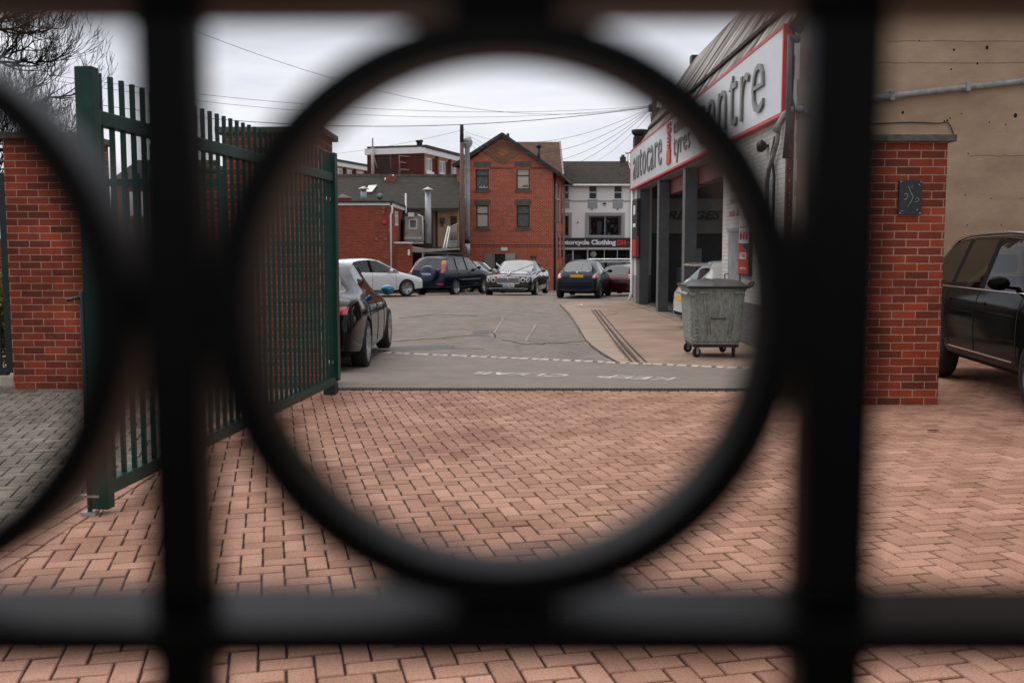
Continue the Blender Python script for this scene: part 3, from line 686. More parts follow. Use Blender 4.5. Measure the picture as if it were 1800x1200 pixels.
# door, notices and red tyre sign on the white wall
dr = MB(); dr.box(XF - .035, 17.85, -.2, XF + .001, 18.8, 1.8, bev=.004)
d_ = dr.build('door', mat('galvanised_door', (.33, .35, .35), .5, .2, col2=(.2, .2, .2), vscale=4), gar)
MB().tube([(XF - .04, 18.74, 1.02), (XF - .1, 18.74, 1.02), (XF - .1, 18.74, .78), (XF - .04, 18.74, .78)], .012, 8).build('handle', blackm, d_)
MB().box(XF - .05, 17.80, 1.8, XF, 18.85, 1.87).build('door_head', steel, gar)
sg = empty('tyre_notice', (XF, 17.45, 1.0), 'tall narrow tyre notice with red bottom on the white brick wall', 'sign')
m_ = MB().box(XF - .06, 17.02, 1.02, XF - .002, 17.8, 2.38); m_.build('board', blackm, sg)
MB().box(XF - .066, 17.06, 1.58, XF - .0605, 17.79, 2.34).build('white_panel', white_m, sg)
MB().prism([(XF - .0605, 17.79, 1.05), (XF - .0605, 17.06, 1.05), (XF - .0605, 17.06, 1.40), (XF - .0605, 17.70, 1.60), (XF - .0605, 17.79, 1.56)], (-.008, 0, 0)).build('red_panel', redpaint, sg)
MB().box(XF - .073, 17.2, 1.31, XF - .069, 17.68, 1.42).build('label_plate', white_m, sg)
sidetext("TYRE", 17.64, 17.24, 1.335, 1.40, 'letters', redpaint, sg, ext=.001, bold=.03, x=XF - .0745)
sidetext("service", 17.66, 17.2, 1.13, 1.175, 'letters', white_m, sg, ext=.001, bold=.03, x=XF - .0705)
m_ = MB()
for z_ in (1.62, 1.98):
    for i in range(3):
        yy = 17.14 + i * .22
        if z_ < 1.9: m_.lathe([(0, 0), (.085, 0), (.085, .004), (0, .0045)], 14, Matrix.Translation((XF - .066, yy + .06, 1.72)) @ Matrix.Rotation(R(-90), 4, 'Y')); m_.box(XF - .069, yy, 1.85, XF - .066, yy + .12, 1.88)
        else: m_.bar((XF - .068, yy, 2.0), (XF - .068, yy + .16, 2.24), .03, .004, up=(1, 0, 0))
m_.build('pictogram', redpaint, sg)
ink = mat('faded_ink', (.2, .16, .15), .7)
n_ = MB().box(XF - .02, 17.95, 1.98, XF - .001, 18.85, 2.02).box(XF - .012, 17.9, 2.9, XF - .001, 17.98, 3.02)
wt = empty('painted_lettering', (XF, 18.4, 2.1), 'faded lettering and phone number painted above the grey door', 'lettering')
for body, z_, h_ in (("MOT", 2.78, .13), ("TYRES", 2.52, .12), ("EXHAUSTS", 2.33, .08)):
    sidetext(body, 18.8, 18.0, z_, z_ + h_, 'letters', ink, wt, ext=.003, x=XF - .004)
sidetext("01782 16002", 18.85, 17.9, 2.08, 2.19, 'letters', mat('faded_red_ink', (.35, .10, .08), .7), wt, ext=.003, x=XF - .004)
# sign on the far pier
ps = empty('pier_sign', (XF, 32.9, 1.5), 'narrow black and red sign on the far end pier of garage', 'sign')
MB().box(XF - .09, 32.2, 1.18, XF - .006, 33.5, 3.1).build('board', blackm, ps)
MB().box(XF - .075, 32.17, 1.22, XF - .03, 32.197, 1.9).box(XF - .097, 32.4, 1.25, XF - .091, 33.3, 1.8).build('red_panel', redpaint, ps)
MB().box(XF - .098, 32.5, 2.2, XF - .091, 33.2, 2.32).box(XF - .098, 32.6, 2.6, XF - .091, 33.1, 2.9).build('white_panel', white_m, ps)
MB().tube([(XF - .06, 33.65, 3.4), (XF - .06, 33.65, 0), (XF - .16, 33.6, -.25)], .05, 8).build('downpipe', white_m, gar)

# tan concrete wall facing the camera on the right
tw = empty('concrete_wall', (8, YN, 0), 'tall weathered tan concrete wall behind the parked black car', 'wall')
XW = P(1397, 250, YN).x
MB().box(XW, YN - .02, -.4, 16, YN + .3, 9.5).build('wall', tan_m, tw)
# rough pale edge at the left corner
m_ = MB(); z_ = -.2; 
while z_ < 5.1:
    h_ = random.uniform(.1, .35); m_.box(XW - .03 - random.uniform(0, .025), YN - .035, z_, XW + random.uniform(.0, .05), YN + .05, z_ + h_); z_ += h_
m_.build('render_edge', mat('flaking_white_render', (.62, .57, .5), .9, var=.1, vscale=6), tw)
rust = mat('rusty_steel', (.20, .055, .02), .75, .2, col2=(.045, .018, .012), vscale=9)
xr = P(1388, 300, YN - .1).x
m_ = MB().box(xr - .055, YN - .14, -.3, xr + .045, YN - .06, 3.52); m_.build('rusty_channel', rust, tw)
m_ = MB()
for i in range(14): m_.lathe([(0, 0), (.011, 0), (0, .008)], 8, Matrix.Translation((xr - .01, YN - .14, .5 + i * .18)) @ Matrix.Rotation(R(90), 4, 'X'))
m_.build('bolt', steel, tw)
xd = P(1386, 120, YN - .2).x
MB().tube([(xd, YN - .25, 4.55), (xd, YN - .25, 3.6), (xd + .02, YN - .2, 3.3), (xd - .02, YN - .2, 2.8)], .04, 8).tube([(xd - .02, YN - .25, 4.5), (xd + .14, YN - .2, 4.5)], .055, 8).tube([(xd + .02, YN - .2, 3.9), (xd + .12, YN - .16, 3.5), (xd + .3, YN - .1, 3.42), (xd + .7, YN - .1, 3.44)], .012, 6).build('cast_pipe', mat('dark_pipe', (.05, .042, .04), .6, var=.3), tw)
# long white pipe
pz = lambda px, py: P(px, py, YN - .1)
m_ = MB().tube([pz(1362, 232), pz(1380, 200), pz(1392, 193), pz(1440, 188), pz(1535, 173), pz(1660, 158), pz(1800, 143), pz(2100, 108)], .047, 10)
for a, b in ((1567, 169), (1416, 190), (1700, 153)): p = pz(a, b); m_.box(p.x - .03, YN - .16, p.z - .065, p.x + .03, YN - .02, p.z + .065)
m_.build('wall_pipe', mat('pale_pipe', (.36, .35, .34), .5, col2=(.15, .14, .13), vscale=7), tw)
m_ = MB().tube([P(1535, 218, YN - .04), P(1600, 215, YN - .04), P(1650, 217, YN - .04), P(1665, 215, YN - .04), P(1671, 222, YN - .04), P(1676, 237, YN - .04)], .008, 5)
m_.build('cable', blackm, tw)
# holes and formwork lines
m_ = MB(); rng = random.Random(5)
for (a, b, r_) in ((1735, 84, .03), (1677, 88, .02), (1587, 198, .024), (1785, 203, .033), (1672, 122, .015), (1718, 112, .018), (1690, 200, .01), (1739, 215, .012), (1768, 219, .012), (1702, 270, .012), (1697, 343, .012), (1742, 349, .01), (1700, 396, .012), (1760, 396, .012), (1616, 72, .012), (1665, 212, .018), (1670, 208, .014), (1660, 213, .014)):
    p = P(a, b, YN - .02); r_ *= .8; m_.lathe([(0, 0), (r_, 0), (r_ * .8, .004), (0, .0045)], 9, Matrix.Translation((p.x, YN - .021, p.z)) @ Matrix.Rotation(R(90), 4, 'X') @ Matrix.Scale(1.3, 4, (0, 1, 0)))
m_.build('fixing_hole', mat('hole_dark', (.012, .009, .007), 1), tw)
m_ = MB()
for (a, c, b) in ((1702, 1800, 274), (1556, 1830, 73), (1535, 1830, 111), (1790, 1850, 348)):
    p = P(a, b, YN); q = P(c, b, YN); n = 10
    for i in range(n): u = p.lerp(q, i / n); v = p.lerp(q, (i + .96) / n); dz = random.uniform(-.006, .006); m_.box(u.x, YN - .0235, u.z + dz - .004, v.x, YN - .019, u.z + dz + .003)
m_.build('formwork_line', mat('form_line', (.20, .135, .085), .95), tw)
# red alarm box
al = empty('alarm_box', P(1430, 110, YN - .1), 'red and white alarm box at the corner of the concrete wall', 'alarm')
a = P(1418, 128, YN); b = P(1446, 92, YN)
MB().box(a.x, YN - .17, a.z, b.x, YN - .022, b.z, bev=.01).build('case', redpaint, al)
MB().box(a.x + .03, YN - .172, a.z - .06, b.x, YN - .025, a.z - .001, bev=.01).build('base', mat('cream_plastic', (.6, .56, .48), .5), al)

# ------------------------------------------------------------------ galvanised bin
def make_bin():
    g = G(1262, 628); base = Vector((3.07, 15.30, GZ(15.2) + .008))
    t = empty('wheeled_bin', base, 'large dented galvanised wheeled bin with black lid near the garage wall', 'bin', rz=R(-2)); t.scale = (.84, .90, 1.03)
    # body: tapered box from .2 to 1.08
    zb, zt = .20, 1.02; Wb, Wt, Db, Dt = .43, .49, .55, .64
    rings = []; rng = random.Random(2)
    def ring(z, w, d, ch=.06):
        return [(-w + ch, -d, z), (w - ch, -d, z), (w, -d + ch, z), (w, d - ch, z), (w - ch, d, z), (-w + ch, d, z), (-w, d - ch, z), (-w, -d + ch, z)]
    lv = [(0, 0), (.03, 0), (.06, 1), (.3, 1), (.6, 1), (.94, 1), (.95, 1.05), (1, 1.05)]
    vs = []; fs = []
    for i, (k, _) in enumerate(lv):
        e_ = .018 if i >= 6 else (-.012 if i < 2 else 0)
        vs += ring(zb + (zt - zb) * k, Wb + (Wt - Wb) * k + e_, Db + (Dt - Db) * k + e_)
    for i in range(len(lv) - 1):
        for k in range(8): fs.append((i * 8 + k, i * 8 + (k + 1) % 8, (i + 1) * 8 + (k + 1) % 8, (i + 1) * 8 + k))
    fs += [tuple(range(8))[::-1], tuple((len(lv) - 1) * 8 + k for k in range(8))]
    MB().add(vs, fs).build('body', galv, t, local=True)
    def fy(z): return -(Db + (Dt - Db) * (z - zb) / (zt - zb)) - .002
    def fx(z): return -(Wb + (Wt - Wb) * (z - zb) / (zt - zb)) - .002
    m_ = MB()
    for x0, x1 in ((-.25, -.16), (.34, .25)):
        m_.tube([(x0, fy(.95), .95), (x1, fy(.34), .34)], .012, 6).tube([(x0 + .055 * (1 if x0 < 0 else -1), fy(.95), .95), (x1 + .055 * (1 if x0 < 0 else -1), fy(.34), .34)], .012, 6)
    m_.tube([(-.16, fy(.34), .34), (-.13, fy(.315), .315), (-.105, fy(.34), .34)], .012, 6).tube([(.25, fy(.34), .34), (.22, fy(.315), .315), (.195, fy(.34), .34)], .012, 6)
    for i in range(5): m_.tube([(-.40, fy(.32 + i * .06), .32 + i * .06), (-.31, fy(.32 + i * .06), .32 + i * .06)], .011, 6)
    for i in range(5): m_.tube([(fx(.32 + i * .06), -.45, .32 + i * .06), (fx(.32 + i * .06), -.3, .32 + i * .06)], .011, 6)
    m_.build('rib', galv, t, local=True)
    m_ = MB().tube([(-.10, fy(.58), .585), (-.09, fy(.58) - .05, .58), (.14, fy(.58) - .05, .58), (.15, fy(.58), .585)], .012, 8)
    m_.build('handle', mat('handle_dark', (.05, .055, .045), .5), t, local=True)
    m_ = MB()
    for a, b in ((-.34, -.18), (.28, .44)): m_.tube([(a, -.66, .955), (a + .01, -.70, .955), (b - .01, -.70, .955), (b, -.66, .955)], .012, 8)
    m_.build('lifting_bar', galv, t, local=True)
    m_ = MB(); m_.tube([(-.52, -.60, .93), (-.545, -.58, .93), (-.56, 0, .93), (-.545, .58, .93), (-.52, .6, .93)], .026, 8).tube([(-.50, -.66, .93), (-.38, -.67, .93)], .02, 8)
    m_.build('trunnion_bar', galv, t, local=True)
    # lid: shallow curved
    n = 10; vs = []; fs = []
    for i in range(n + 1):
        u = -1 + 2 * i / n
        for j in range(n + 1):
            v = -1 + 2 * j / n
            z = 1.045 + .085 * (1 - abs(v) ** 2.4) * (1 - .75 * abs(u) ** 3) + .02 * math.sin(u * 2.2 + v) * (1 - abs(v)) + (.028 if i in (2, 4) and abs(v) < .85 else 0)
            vs.append((u * .535, v * .70, z))
    k = n + 1
    fs = [(i * k + j, (i + 1) * k + j, (i + 1) * k + j + 1, i * k + j + 1) for i in range(n) for j in range(n)]
    m_ = MB(); m_.add(vs, fs, True); m_.box(-.54, -.705, 1.012, .54, .705, 1.052, bev=.012)
    m_.build('lid', mat('black_bin_lid', (.012, .012, .013), .38, var=.2, vscale=5), t, local=True)
    m_ = MB().tube([(.5, -.66, 1.03), (.60, -.66, 1.06), (.62, -.66, 1.12)], .018, 8).tube([(.5, -.5, 1.03), (.62, -.5, 1.1)], .015, 8)
    m_.build('lid_hinge', blackm, t, local=True)
    MB().box(-.40, -.52, .155, .40, .52, .198).build('chassis', blackm, t, local=True)
    for x_, y_, a_ in ((-.33, -.45, .3), (-.36, .42, .1), (.33, -.42, 1.2), (.3, .44, .5)):
        M_ = Matrix.Translation((x_, y_, .075)) @ Matrix.Rotation(a_, 4, 'Z') @ Matrix.Rotation(R(90), 4, 'X')
        w_ = MB().lathe([(0, -.02), (.05, -.02), (.072, -.022), (.078, -.012), (.078, .012), (.072, .022), (.05, .02), (0, .02)], 18, M_).build('castor', rubber, t, local=True)
        M2 = Matrix.Translation((x_, y_, 0)) @ Matrix.Rotation(a_, 4, 'Z')
        f_ = MB(); f_.box(-.02, -.034, .05, .03, -.027, .155, M2).box(-.02, .027, .05, .03, .034, .155, M2).box(-.04, -.04, .148, .04, .04, .156, M2)
        f_.build('fork', steel, w_, local=True)
    return t
make_bin()

# ------------------------------------------------------------------ cars
def paint(name, col, metal=.3, rough=.25, coat=1.0): return mat(name, col, rough, metal, coat=coat, spec=.5 if sum(col) > .3 else .2)
carglass = glass('car_glass', (.55, .62, .6), .30)
darkcarglass = glass('tinted_car_glass', (.5, .5, .5), .10)
seatm = mat('car_seat', (.02, .02, .022), .9)
trim = mat('car_trim_black', (.004, .004, .004), .55, spec=.05)
chrome = mat('chrome', (.85, .85, .85), .15, 1.0)
alloy = mat('alloy_wheel', (.42, .43, .44), .3, .8)
alloydk = mat('dark_alloy', (.10, .10, .105), .3, .8)
hubdark = mat('wheel_recess', (.01, .01, .01), .8)
redlamp = mat('red_lamp', (.45, .012, .01), .15, coat=1, spec=.8)
orglamp = mat('orange_lamp', (.7, .22, .04), .2, coat=1)
clearlamp = mat('clear_lamp', (.70, .72, .72), .12, .4, coat=1)
whitelamp = mat('reversing_lamp', (.75, .72, .68), .2, coat=1)
plate_y = mat('yellow_plate', (.75, .42, .03), .5); plate_w = mat('white_plate', (.75, .74, .7), .5); plate_b = mat('blue_plate_band', (.02, .08, .4), .5)
inkb = mat('plate_ink', (.01, .01, .01), .6)

# station: (f_low, f_up, w, zu, zsill, z_belt, w6, z6, z8)   f = metres behind the front bumper
def hatch(L=4.25, W=1.79, H=1.45, rear=0.0):
    k = L / 4.25; h = H / 1.45; w = W / 2
    T = [(0, 0, .70, .26, .33, .56, .50, .60, .62), (.10, .12, .86, .20, .30, .68, .60, .73, .76), (.55, .6, .97, .17, .27, .78, .68, .83, .87), (1.15, 1.15, 1, .16, .25, .88, .72, .955, .98),
         (1.75, 2.0, 1, .16, .25, .90, .63, 1.365, 1.43), (2.28, 2.32, 1, .16, .25, .91, .64, 1.395, 1.46), (2.38, 2.42, 1, .16, .25, .915, .64, 1.395, 1.46), (3.15, 3.08, 1, .16, .25, .935, .625, 1.37, 1.44),
         (3.5, 3.62, .995, .17, .27, .95, .60, 1.32, 1.39), (4.0, 3.98, .95, .2, .3, .93, .66, .985, 1.01), (4.2, 4.18, .88, .22, .3, .78, .62, .84, .86), (4.25, 4.25, .80, .27, .33, .6, .5, .62, .63)]
    return [(a * k, b * k, c * w, d * h, e_ * h, f * h, g * w, i * h, j * h) for a, b, c, d, e_, f, g, i, j in T], dict(ws=3, sg=[(3, 4), (4, 5), (6, 7)], bp=[(5, 6)], rg=[(8, 9)], L=L, W=W, H=H)
def suv(L=4.57, W=1.78, H=1.66):
    k = L / 4.57; h = H / 1.66; w = W / 2
    T = [(0, 0, .74, .32, .42, .74, .50, .80, .82), (.08, .1, .90, .27, .38, .90, .62, .94, .97), (.6, .65, .98, .25, .36, .99, .70, 1.04, 1.08), (1.15, 1.15, 1, .24, .34, 1.05, .74, 1.12, 1.15),
         (1.65, 1.80, 1, .24, .34, 1.05, .70, 1.56, 1.63), (2.35, 2.38, 1, .24, .34, 1.05, .71, 1.59, 1.66), (2.45, 2.48, 1, .24, .34, 1.05, .71, 1.59, 1.66), (3.25, 3.22, 1, .24, .34, 1.06, .70, 1.58, 1.66),
         (3.33, 3.32, 1, .24, .34, 1.06, .70, 1.58, 1.66), (4.08, 3.98, .99, .25, .35, 1.06, .69, 1.56, 1.64), (4.25, 4.12, .985, .26, .36, 1.06, .68, 1.53, 1.60), (4.46, 4.40, .96, .28, .38, 1.02, .78, 1.06, 1.06), (4.50, 4.48, .93, .3, .4, .8, .70, .84, .85), (4.57, 4.57, .86, .34, .42, .6, .6, .64, .65)]
    return [(a * k, b * k, c * w, d * h, e_ * h, f * h, g * w, i * h, j * h) for a, b, c, d, e_, f, g, i, j in T], dict(ws=3, sg=[(3, 4), (4, 5), (6, 7), (8, 9)], bp=[(5, 6), (7, 8)], rg=[(10, 11)], L=L, W=W, H=H)
def sedan(L=4.63, W=1.81, H=1.43):
    k = L / 4.63; h = H / 1.43; w = W / 2
    T = [(0, 0, .68, .24, .3, .52, .50, .57, .59), (.12, .14, .85, .19, .27, .66, .60, .70, .73), (.7, .75, .97, .16, .25, .79, .68, .83, .87), (1.45, 1.45, .99, .15, .23, .88, .70, .94, .97),
         (2.0, 2.25, 1, .15, .23, .90, .61, 1.34, 1.41), (2.45, 2.5, 1, .15, .23, .91, .62, 1.365, 1.43), (2.55, 2.6, 1, .15, .23, .915, .62, 1.365, 1.43), (3.3, 3.2, 1, .15, .23, .94, .60, 1.33, 1.40),
         (3.55, 3.5, 1, .16, .24, .95, .57, 1.27, 1.34), (4.02, 4.0, .985, .18, .26, .98, .66, 1.0, 1.03), (4.45, 4.43, .93, .2, .3, .96, .66, 1.0, 1.03), (4.60, 4.58, .86, .23, .32, .78, .6, .82, .84), (4.63, 4.63, .78, .27, .34, .55, .5, .58, .59)]
    return [(a * k, b * k, c * w, d * h, e_ * h, f * h, g * w, i * h, j * h) for a, b, c, d, e_, f, g, i, j in T], dict(ws=3, sg=[(3, 4), (4, 5), (6, 7)], bp=[(5, 6)], rg=[(8, 9)], L=L, W=W, H=H)

def lux(L=5.3, W=2.12, H=1.5):       # broad front, long bonnet saloon
    st, o = sedan(L, W, H); r = []
    for i, s in enumerate(st):
        s = list(s)
        if i == 0: s = [0, 0, s[2] * 1.18, .26, .33, .74, s[6] * 1.1, .80, .81]
        if i == 1: s = [.08, .1, W / 2 * .93, .2, .28, .84, W / 2 * .66, .90, .93]
        if i == 2: s[5] = .90; s[7] = .95; s[8] = .99
        if i == 3: s[5] = .97; s[7] = 1.02; s[8] = 1.04
        r.append(tuple(s))
    return r, o

def car_body(st, o, wb, fo, rw, gls, body, name='car_body'):
    L = o['L']; sects = []
    for (fl, fu, w, zu, zs, zb, w6, z6, z8) in st:
        xl = L / 2 - fl; xu = L / 2 - fu; zm = zs + (zb - zs) * .42
        pts = [(xl, 0, zu), (xl, w * .80, zu), (xl, w * .965, zs), (xl, w, zm), (xl, w * .985, zs + (zb - zs) * .82), (xl * .9 + xu * .1, w * .92, zb), (xu, w6, z6), (xu, w6 * .58, z6 * .25 + z8 * .75), (xu, 0, z8)]
        sects.append(pts)
    vs = []; nS = len(sects); ring = 16
    for pts in sects:
        vs += pts; vs += [(p[0], -p[1], p[2]) for p in pts[7:0:-1]]
    fs = []; mi = []
    def band(i, k):                     # which material for station interval i, band k
        kk = k if k < 8 else 15 - k
        if kk == 5:
            if (i, i + 1) in o['sg']: return 1
            if (i, i + 1) in o['bp']: return 5
        if kk in (6, 7):
            if i == o['ws']: return 2
            if (i, i + 1) in o['rg']: return 3
        if kk in (0, 1): return 5
        return 0
    for i in range(nS - 1):
        for k in range(ring): 
            fs.append((i * ring + k, i * ring + (k + 1) % ring, (i + 1) * ring + (k + 1) % ring, (i + 1) * ring + k)); mi.append(band(i, k))
    for b, rev in ((0, True), ((nS - 1) * ring, False)):
        for k in range(8):
            q = [b + k, b + k + 1, b + (16 - k - 1) % 16, b + (16 - k) % 16]
            if k == 0: q = [b, b + 1, b + 15]
            if k == 7: q = [b + 7, b + 8, b + 9]
            fs.append(tuple(q[::-1] if rev else q)); mi.append(0)
    me = bpy.data.meshes.new('cage'); me.from_pydata(vs, [], fs); me.update()
    for p, m in zip(me.polygons, mi): p.material_index = m
    for _ in range(6): me.materials.append(None)
    ob = bpy.data.objects.new('cage', me); COL.objects.link(ob)
    bm = bmesh.new(); bm.from_mesh(me); bmesh.ops.recalc_face_normals(bm, faces=bm.faces)
    cl = bm.edges.layers.float.new('crease_edge')
    for e_ in bm.edges:
        ms = {f.material_index for f in e_.link_faces}
        if len(ms) > 1: e_[cl] = .55
        ks = sorted(v.index % 16 for v in e_.verts)
        if ks in ([5, 5], [11, 11]): e_[cl] = .5
        if ks in ([2, 2], [14, 14]): e_[cl] = .4
    bm.to_mesh(me); bm.free()
    sub = ob.modifiers.new('s', 'SUBSURF'); sub.levels = 3; sub.render_levels = 3
    # wheel arch cutters
    cm = MB()
    for xw in (L / 2 - fo, L / 2 - fo - wb):
        for s_ in (1, -1):
            M_ = Matrix.Translation((xw, s_ * (o['W'] / 2 - .05), rw * 1.0)) @ Matrix.Rotation(R(90), 4, 'X')
            cm.lathe([(rw * 1.13, -.22), (rw * 1.13, .22)], 32, M_, smooth=True)
    cut = cm.build('cut', None, None); 
    cut.data.materials.clear()
    for _ in range(6): cut.data.materials.append(None)
    for p in cut.data.polygons: p.material_index = 4
    bo = ob.modifiers.new('b', 'BOOLEAN'); bo.operation = 'DIFFERENCE'; bo.object = cut; bo.solver = 'EXACT'; bo.material_mode = 'INDEX' if hasattr(bo, 'material_mode') else None
    bpy.context.view_layer.update()
    ev = bpy.data.meshes.new_from_object(ob.evaluated_get(bpy.context.evaluated_depsgraph_get()))
    bpy.data.objects.remove(ob); bpy.data.objects.remove(cut)
    return ev

def extract(ev, idx, comps=False):
    bm = bmesh.new(); bm.from_mesh(ev); keep = [f for f in bm.faces if f.material_index in idx]
    bmesh.ops.delete(bm, geom=[f for f in bm.faces if f.material_index not in idx], context='FACES')
    out = []
    if comps:
        seen = set(); bm.faces.ensure_lookup_table(); bm.faces.index_update()
        for f in bm.faces:
            if f.index in seen: continue
            st = [f]; seen.add(f.index); grp = []
            while st:
                g = st.pop(); grp.append(g)
                for e_ in g.edges:
                    for h in e_.link_faces:
                        if h.index not in seen: seen.add(h.index); st.append(h)
            vm = {}; vv = []; ff = []
            for g in grp:
                q = []
                for v in g.verts:
                    if v not in vm: vm[v] = len(vv); vv.append(v.co.copy())
                    q.append(vm[v])
                ff.append(tuple(q))
            out.append((vv, ff))
    else:
        bm.verts.index_update(); out = [([v.co.copy() for v in bm.verts], [tuple(v.index for v in f.verts) for f in bm.faces])]
    bm.free(); return out

class Car:
    def __init__(s, label, kind, loc, head, body, wb, fo, rw=.32, gls=None, name='parked_car', cat='car', group='cars parked in the yard', seats=True, rim='alloy', mirror=None, handles=True, zoff=0, pillars=True):
        st, o = kind; s.o = o; s.L, s.W, s.H = o['L'], o['W'], o['H']; s.body = body
        s.t = empty(name, (loc[0], loc[1], loc[2] if len(loc) > 2 else GZ(loc[1]) + .005), label, cat, group, rz=head)
        ev = car_body(st, o, wb, fo, rw, gls, body)
        gls = gls or carglass
        me = ev; vs, fs = extract(ev, {0})[0]
        b = MB(); b.add(vs, fs, True); ob = b.build('body', body, s.t, local=True); s.smooth(ob); s.bodyob = ob
        vs, fs = extract(ev, {5})[0]; b = MB(); b.add(vs, fs, True); s.smooth(b.build('black_trim', trim, s.t, local=True))
        for v4 in extract(ev, {4}, True): b = MB(); b.add(v4[0], v4[1], True); s.smooth(b.build('wheel_arch', hubdark, s.t, local=True))
        for idx, nm in ((1, 'side_window'), (2, 'windscreen'), (3, 'rear_window')):
            for vs, fs in extract(ev, {idx}, True):
                b = MB(); b.add(vs, fs, True); b.build(nm, gls, s.t, local=True)
        bm = bmesh.new(); bm.from_mesh(ev); s.tree = BVHTree.FromBMesh(bm); bm.free()
        bpy.data.meshes.remove(ev)
        s.rw = rw; s.wx = (s.L / 2 - fo, s.L / 2 - fo - wb)
        for xw in s.wx:
            for sd in (1, -1): s.wheel(xw, sd, rw, rim)
        if pillars:
            for sd in (1, -1):                      # body coloured window pillars and roof rail line
                pl = [s.near((s.L / 2 - st[3][1] - (st[4][1] - st[3][1]) * k, sd * (st[3][6] + (st[4][6] - st[3][6]) * k), st[3][7] + (st[4][7] - st[3][7]) * k)) for k in (0.05, .25, .5, .75, .97)]
                MB().tube(pl, .028, 8).build('window_pillar', body, s.t, local=True)
        mc = mirror or body
        for sd in (1, -1):
            xm = s.L / 2 - st[3][1] - .42; zm = st[4][5] + .045; q = s.near((xm, sd * s.W / 2, zm)); y0 = s.W / 2 + .07
            M_ = Matrix.Translation((xm, sd * y0, zm + .05)) @ Matrix.Diagonal((.055, .105, .068, 1))
            b = MB(); b.lathe([(0, -1), (.5, -.86), (.86, -.5), (1, 0), (.86, .5), (.5, .86), (0, 1)], 14, M_); b.bar((xm, sd * (abs(q.y) - .03), zm), (xm, sd * (y0 - .02), zm + .02), .06, .03)
            b.build('mirror', mc, s.t, local=True)
        if seats:
            b = MB()
            for x_ in (s.L / 2 - st[4][0] - .55, s.L / 2 - st[6][0] - .75):
                for y_ in (.36, -.36):
                    b.box(x_ - .1, y_ - .24, .55, x_ + .05, y_ + .24, st[4][5] + .12, bev=.05); b.box(x_ - .06, y_ - .13, st[4][5] + .16, x_ + .03, y_ + .13, st[4][5] + .36, bev=.04)
            b.box(-s.L * .33, -.6, .5, s.L * .24, .6, .56); b.build('seats', seatm, s.t, local=True)
        s.st = st
        if handles:
            for xh in (s.L / 2 - st[5][0] + .12, s.L / 2 - st[7][0] + .02):
                for sd in (1, -1):
                    z_ = st[5][5] - .13; p = s.hit((xh, sd * 3, z_), (0, -sd, 0)); MB().box(p.x - .09, p.y - .012, p.z - .014, p.x + .09, p.y + .014, p.z + .014, bev=.006).build('door_handle', body, s.t, local=True)
            b = MB()
            for sd in (1, -1):
                for fx in (st[3][0] + .18, (st[5][0] + st[6][0]) / 2, st[7][0] + .05):
                    zt = st[5][5] - .01; pts = []
                    for i in range(9):
                        z_ = st[5][4] + .06 + (zt - st[5][4] - .06) * i / 8; x_ = s.L / 2 - fx
                        if fx > st[7][0] and z_ < rw * 1.9: x_ += .26 * (1 - z_ / (rw * 1.9)) ** .6
                        p = s.hit((x_, sd * 3, z_), (0, -sd, 0)); 
                        if p: pts.append(p + Vector((0, sd * .0005, 0)))
                    if len(pts) > 2: MB().tube(pts, .006, 4).build('door_seam', hubdark, s.t, local=True)
    def smooth(s, ob):
        me = ob.data
        bm = bmesh.new(); bm.from_mesh(me)
        for e_ in bm.edges:
            if len(e_.link_faces) == 2 and e_.calc_face_angle(0) > R(38): e_.smooth = False
        bm.to_mesh(me); bm.free()
    def near(s, p): q = s.tree.find_nearest(Vector(p)); return q[0]
    def hit(s, p, d):
        h = s.tree.ray_cast(Vector(p), Vector(d)); 
        return h[0] if h[0] else s.near((p[0] if d[0] == 0 else math.copysign(s.L / 2, p[0]), p[1] if d[1] == 0 else math.copysign(s.W / 2, p[1]), p[2]))
    def wheel(s, xw, sd, r, style):
        M_ = Matrix.Translation((xw, sd * (s.W / 2 - .115), r)) @ Matrix.Rotation(R(-90 * sd), 4, 'X')
        b = MB(); b.lathe([(r * .60, -.10), (r * .9, -.108), (r * .98, -.085), (r, -.05), (r, .05), (r * .98, .085), (r * .9, .106), (r * .70, .104), (r * .66, .09)], 36, M_)
        w = b.build('wheel', rubber, s.t, local=True)
        b = MB(); b.lathe([(0, .02), (r * .62, .02), (r * .66, .03)], 30, M_).build('brake_disc', hubdark, w, local=True)
        b = MB(); b.lathe([(r * .62, .02), (r * .64, .09), (r * .70, .107), (r * .715, .100)], 36, M_)
        n = 5 if style != 'multi' else 10
        for i in range(n):
            for da in ((-.16, .16) if n == 5 else (0,)):
                a = 2 * math.pi * i / n + .3; p0 = Vector((math.cos(a + da * .6) * r * .12, math.sin(a + da * .6) * r * .12, .082)); p1 = Vector((math.cos(a + da) * r * .67, math.sin(a + da) * r * .67, .098))
                bb = MB(); bb.bar(p0, p1, r * (.085 if n == 5 else .06), .03, up=(0, 0, 1)); b.add([M_ @ v for v in bb.v], bb.f)
        b.lathe([(0, .10), (r * .1, .10), (r * .16, .09), (r * .17, .06)], 16, M_)
        b.build('rim', alloydk if style == 'dark' else alloy, w, local=True)
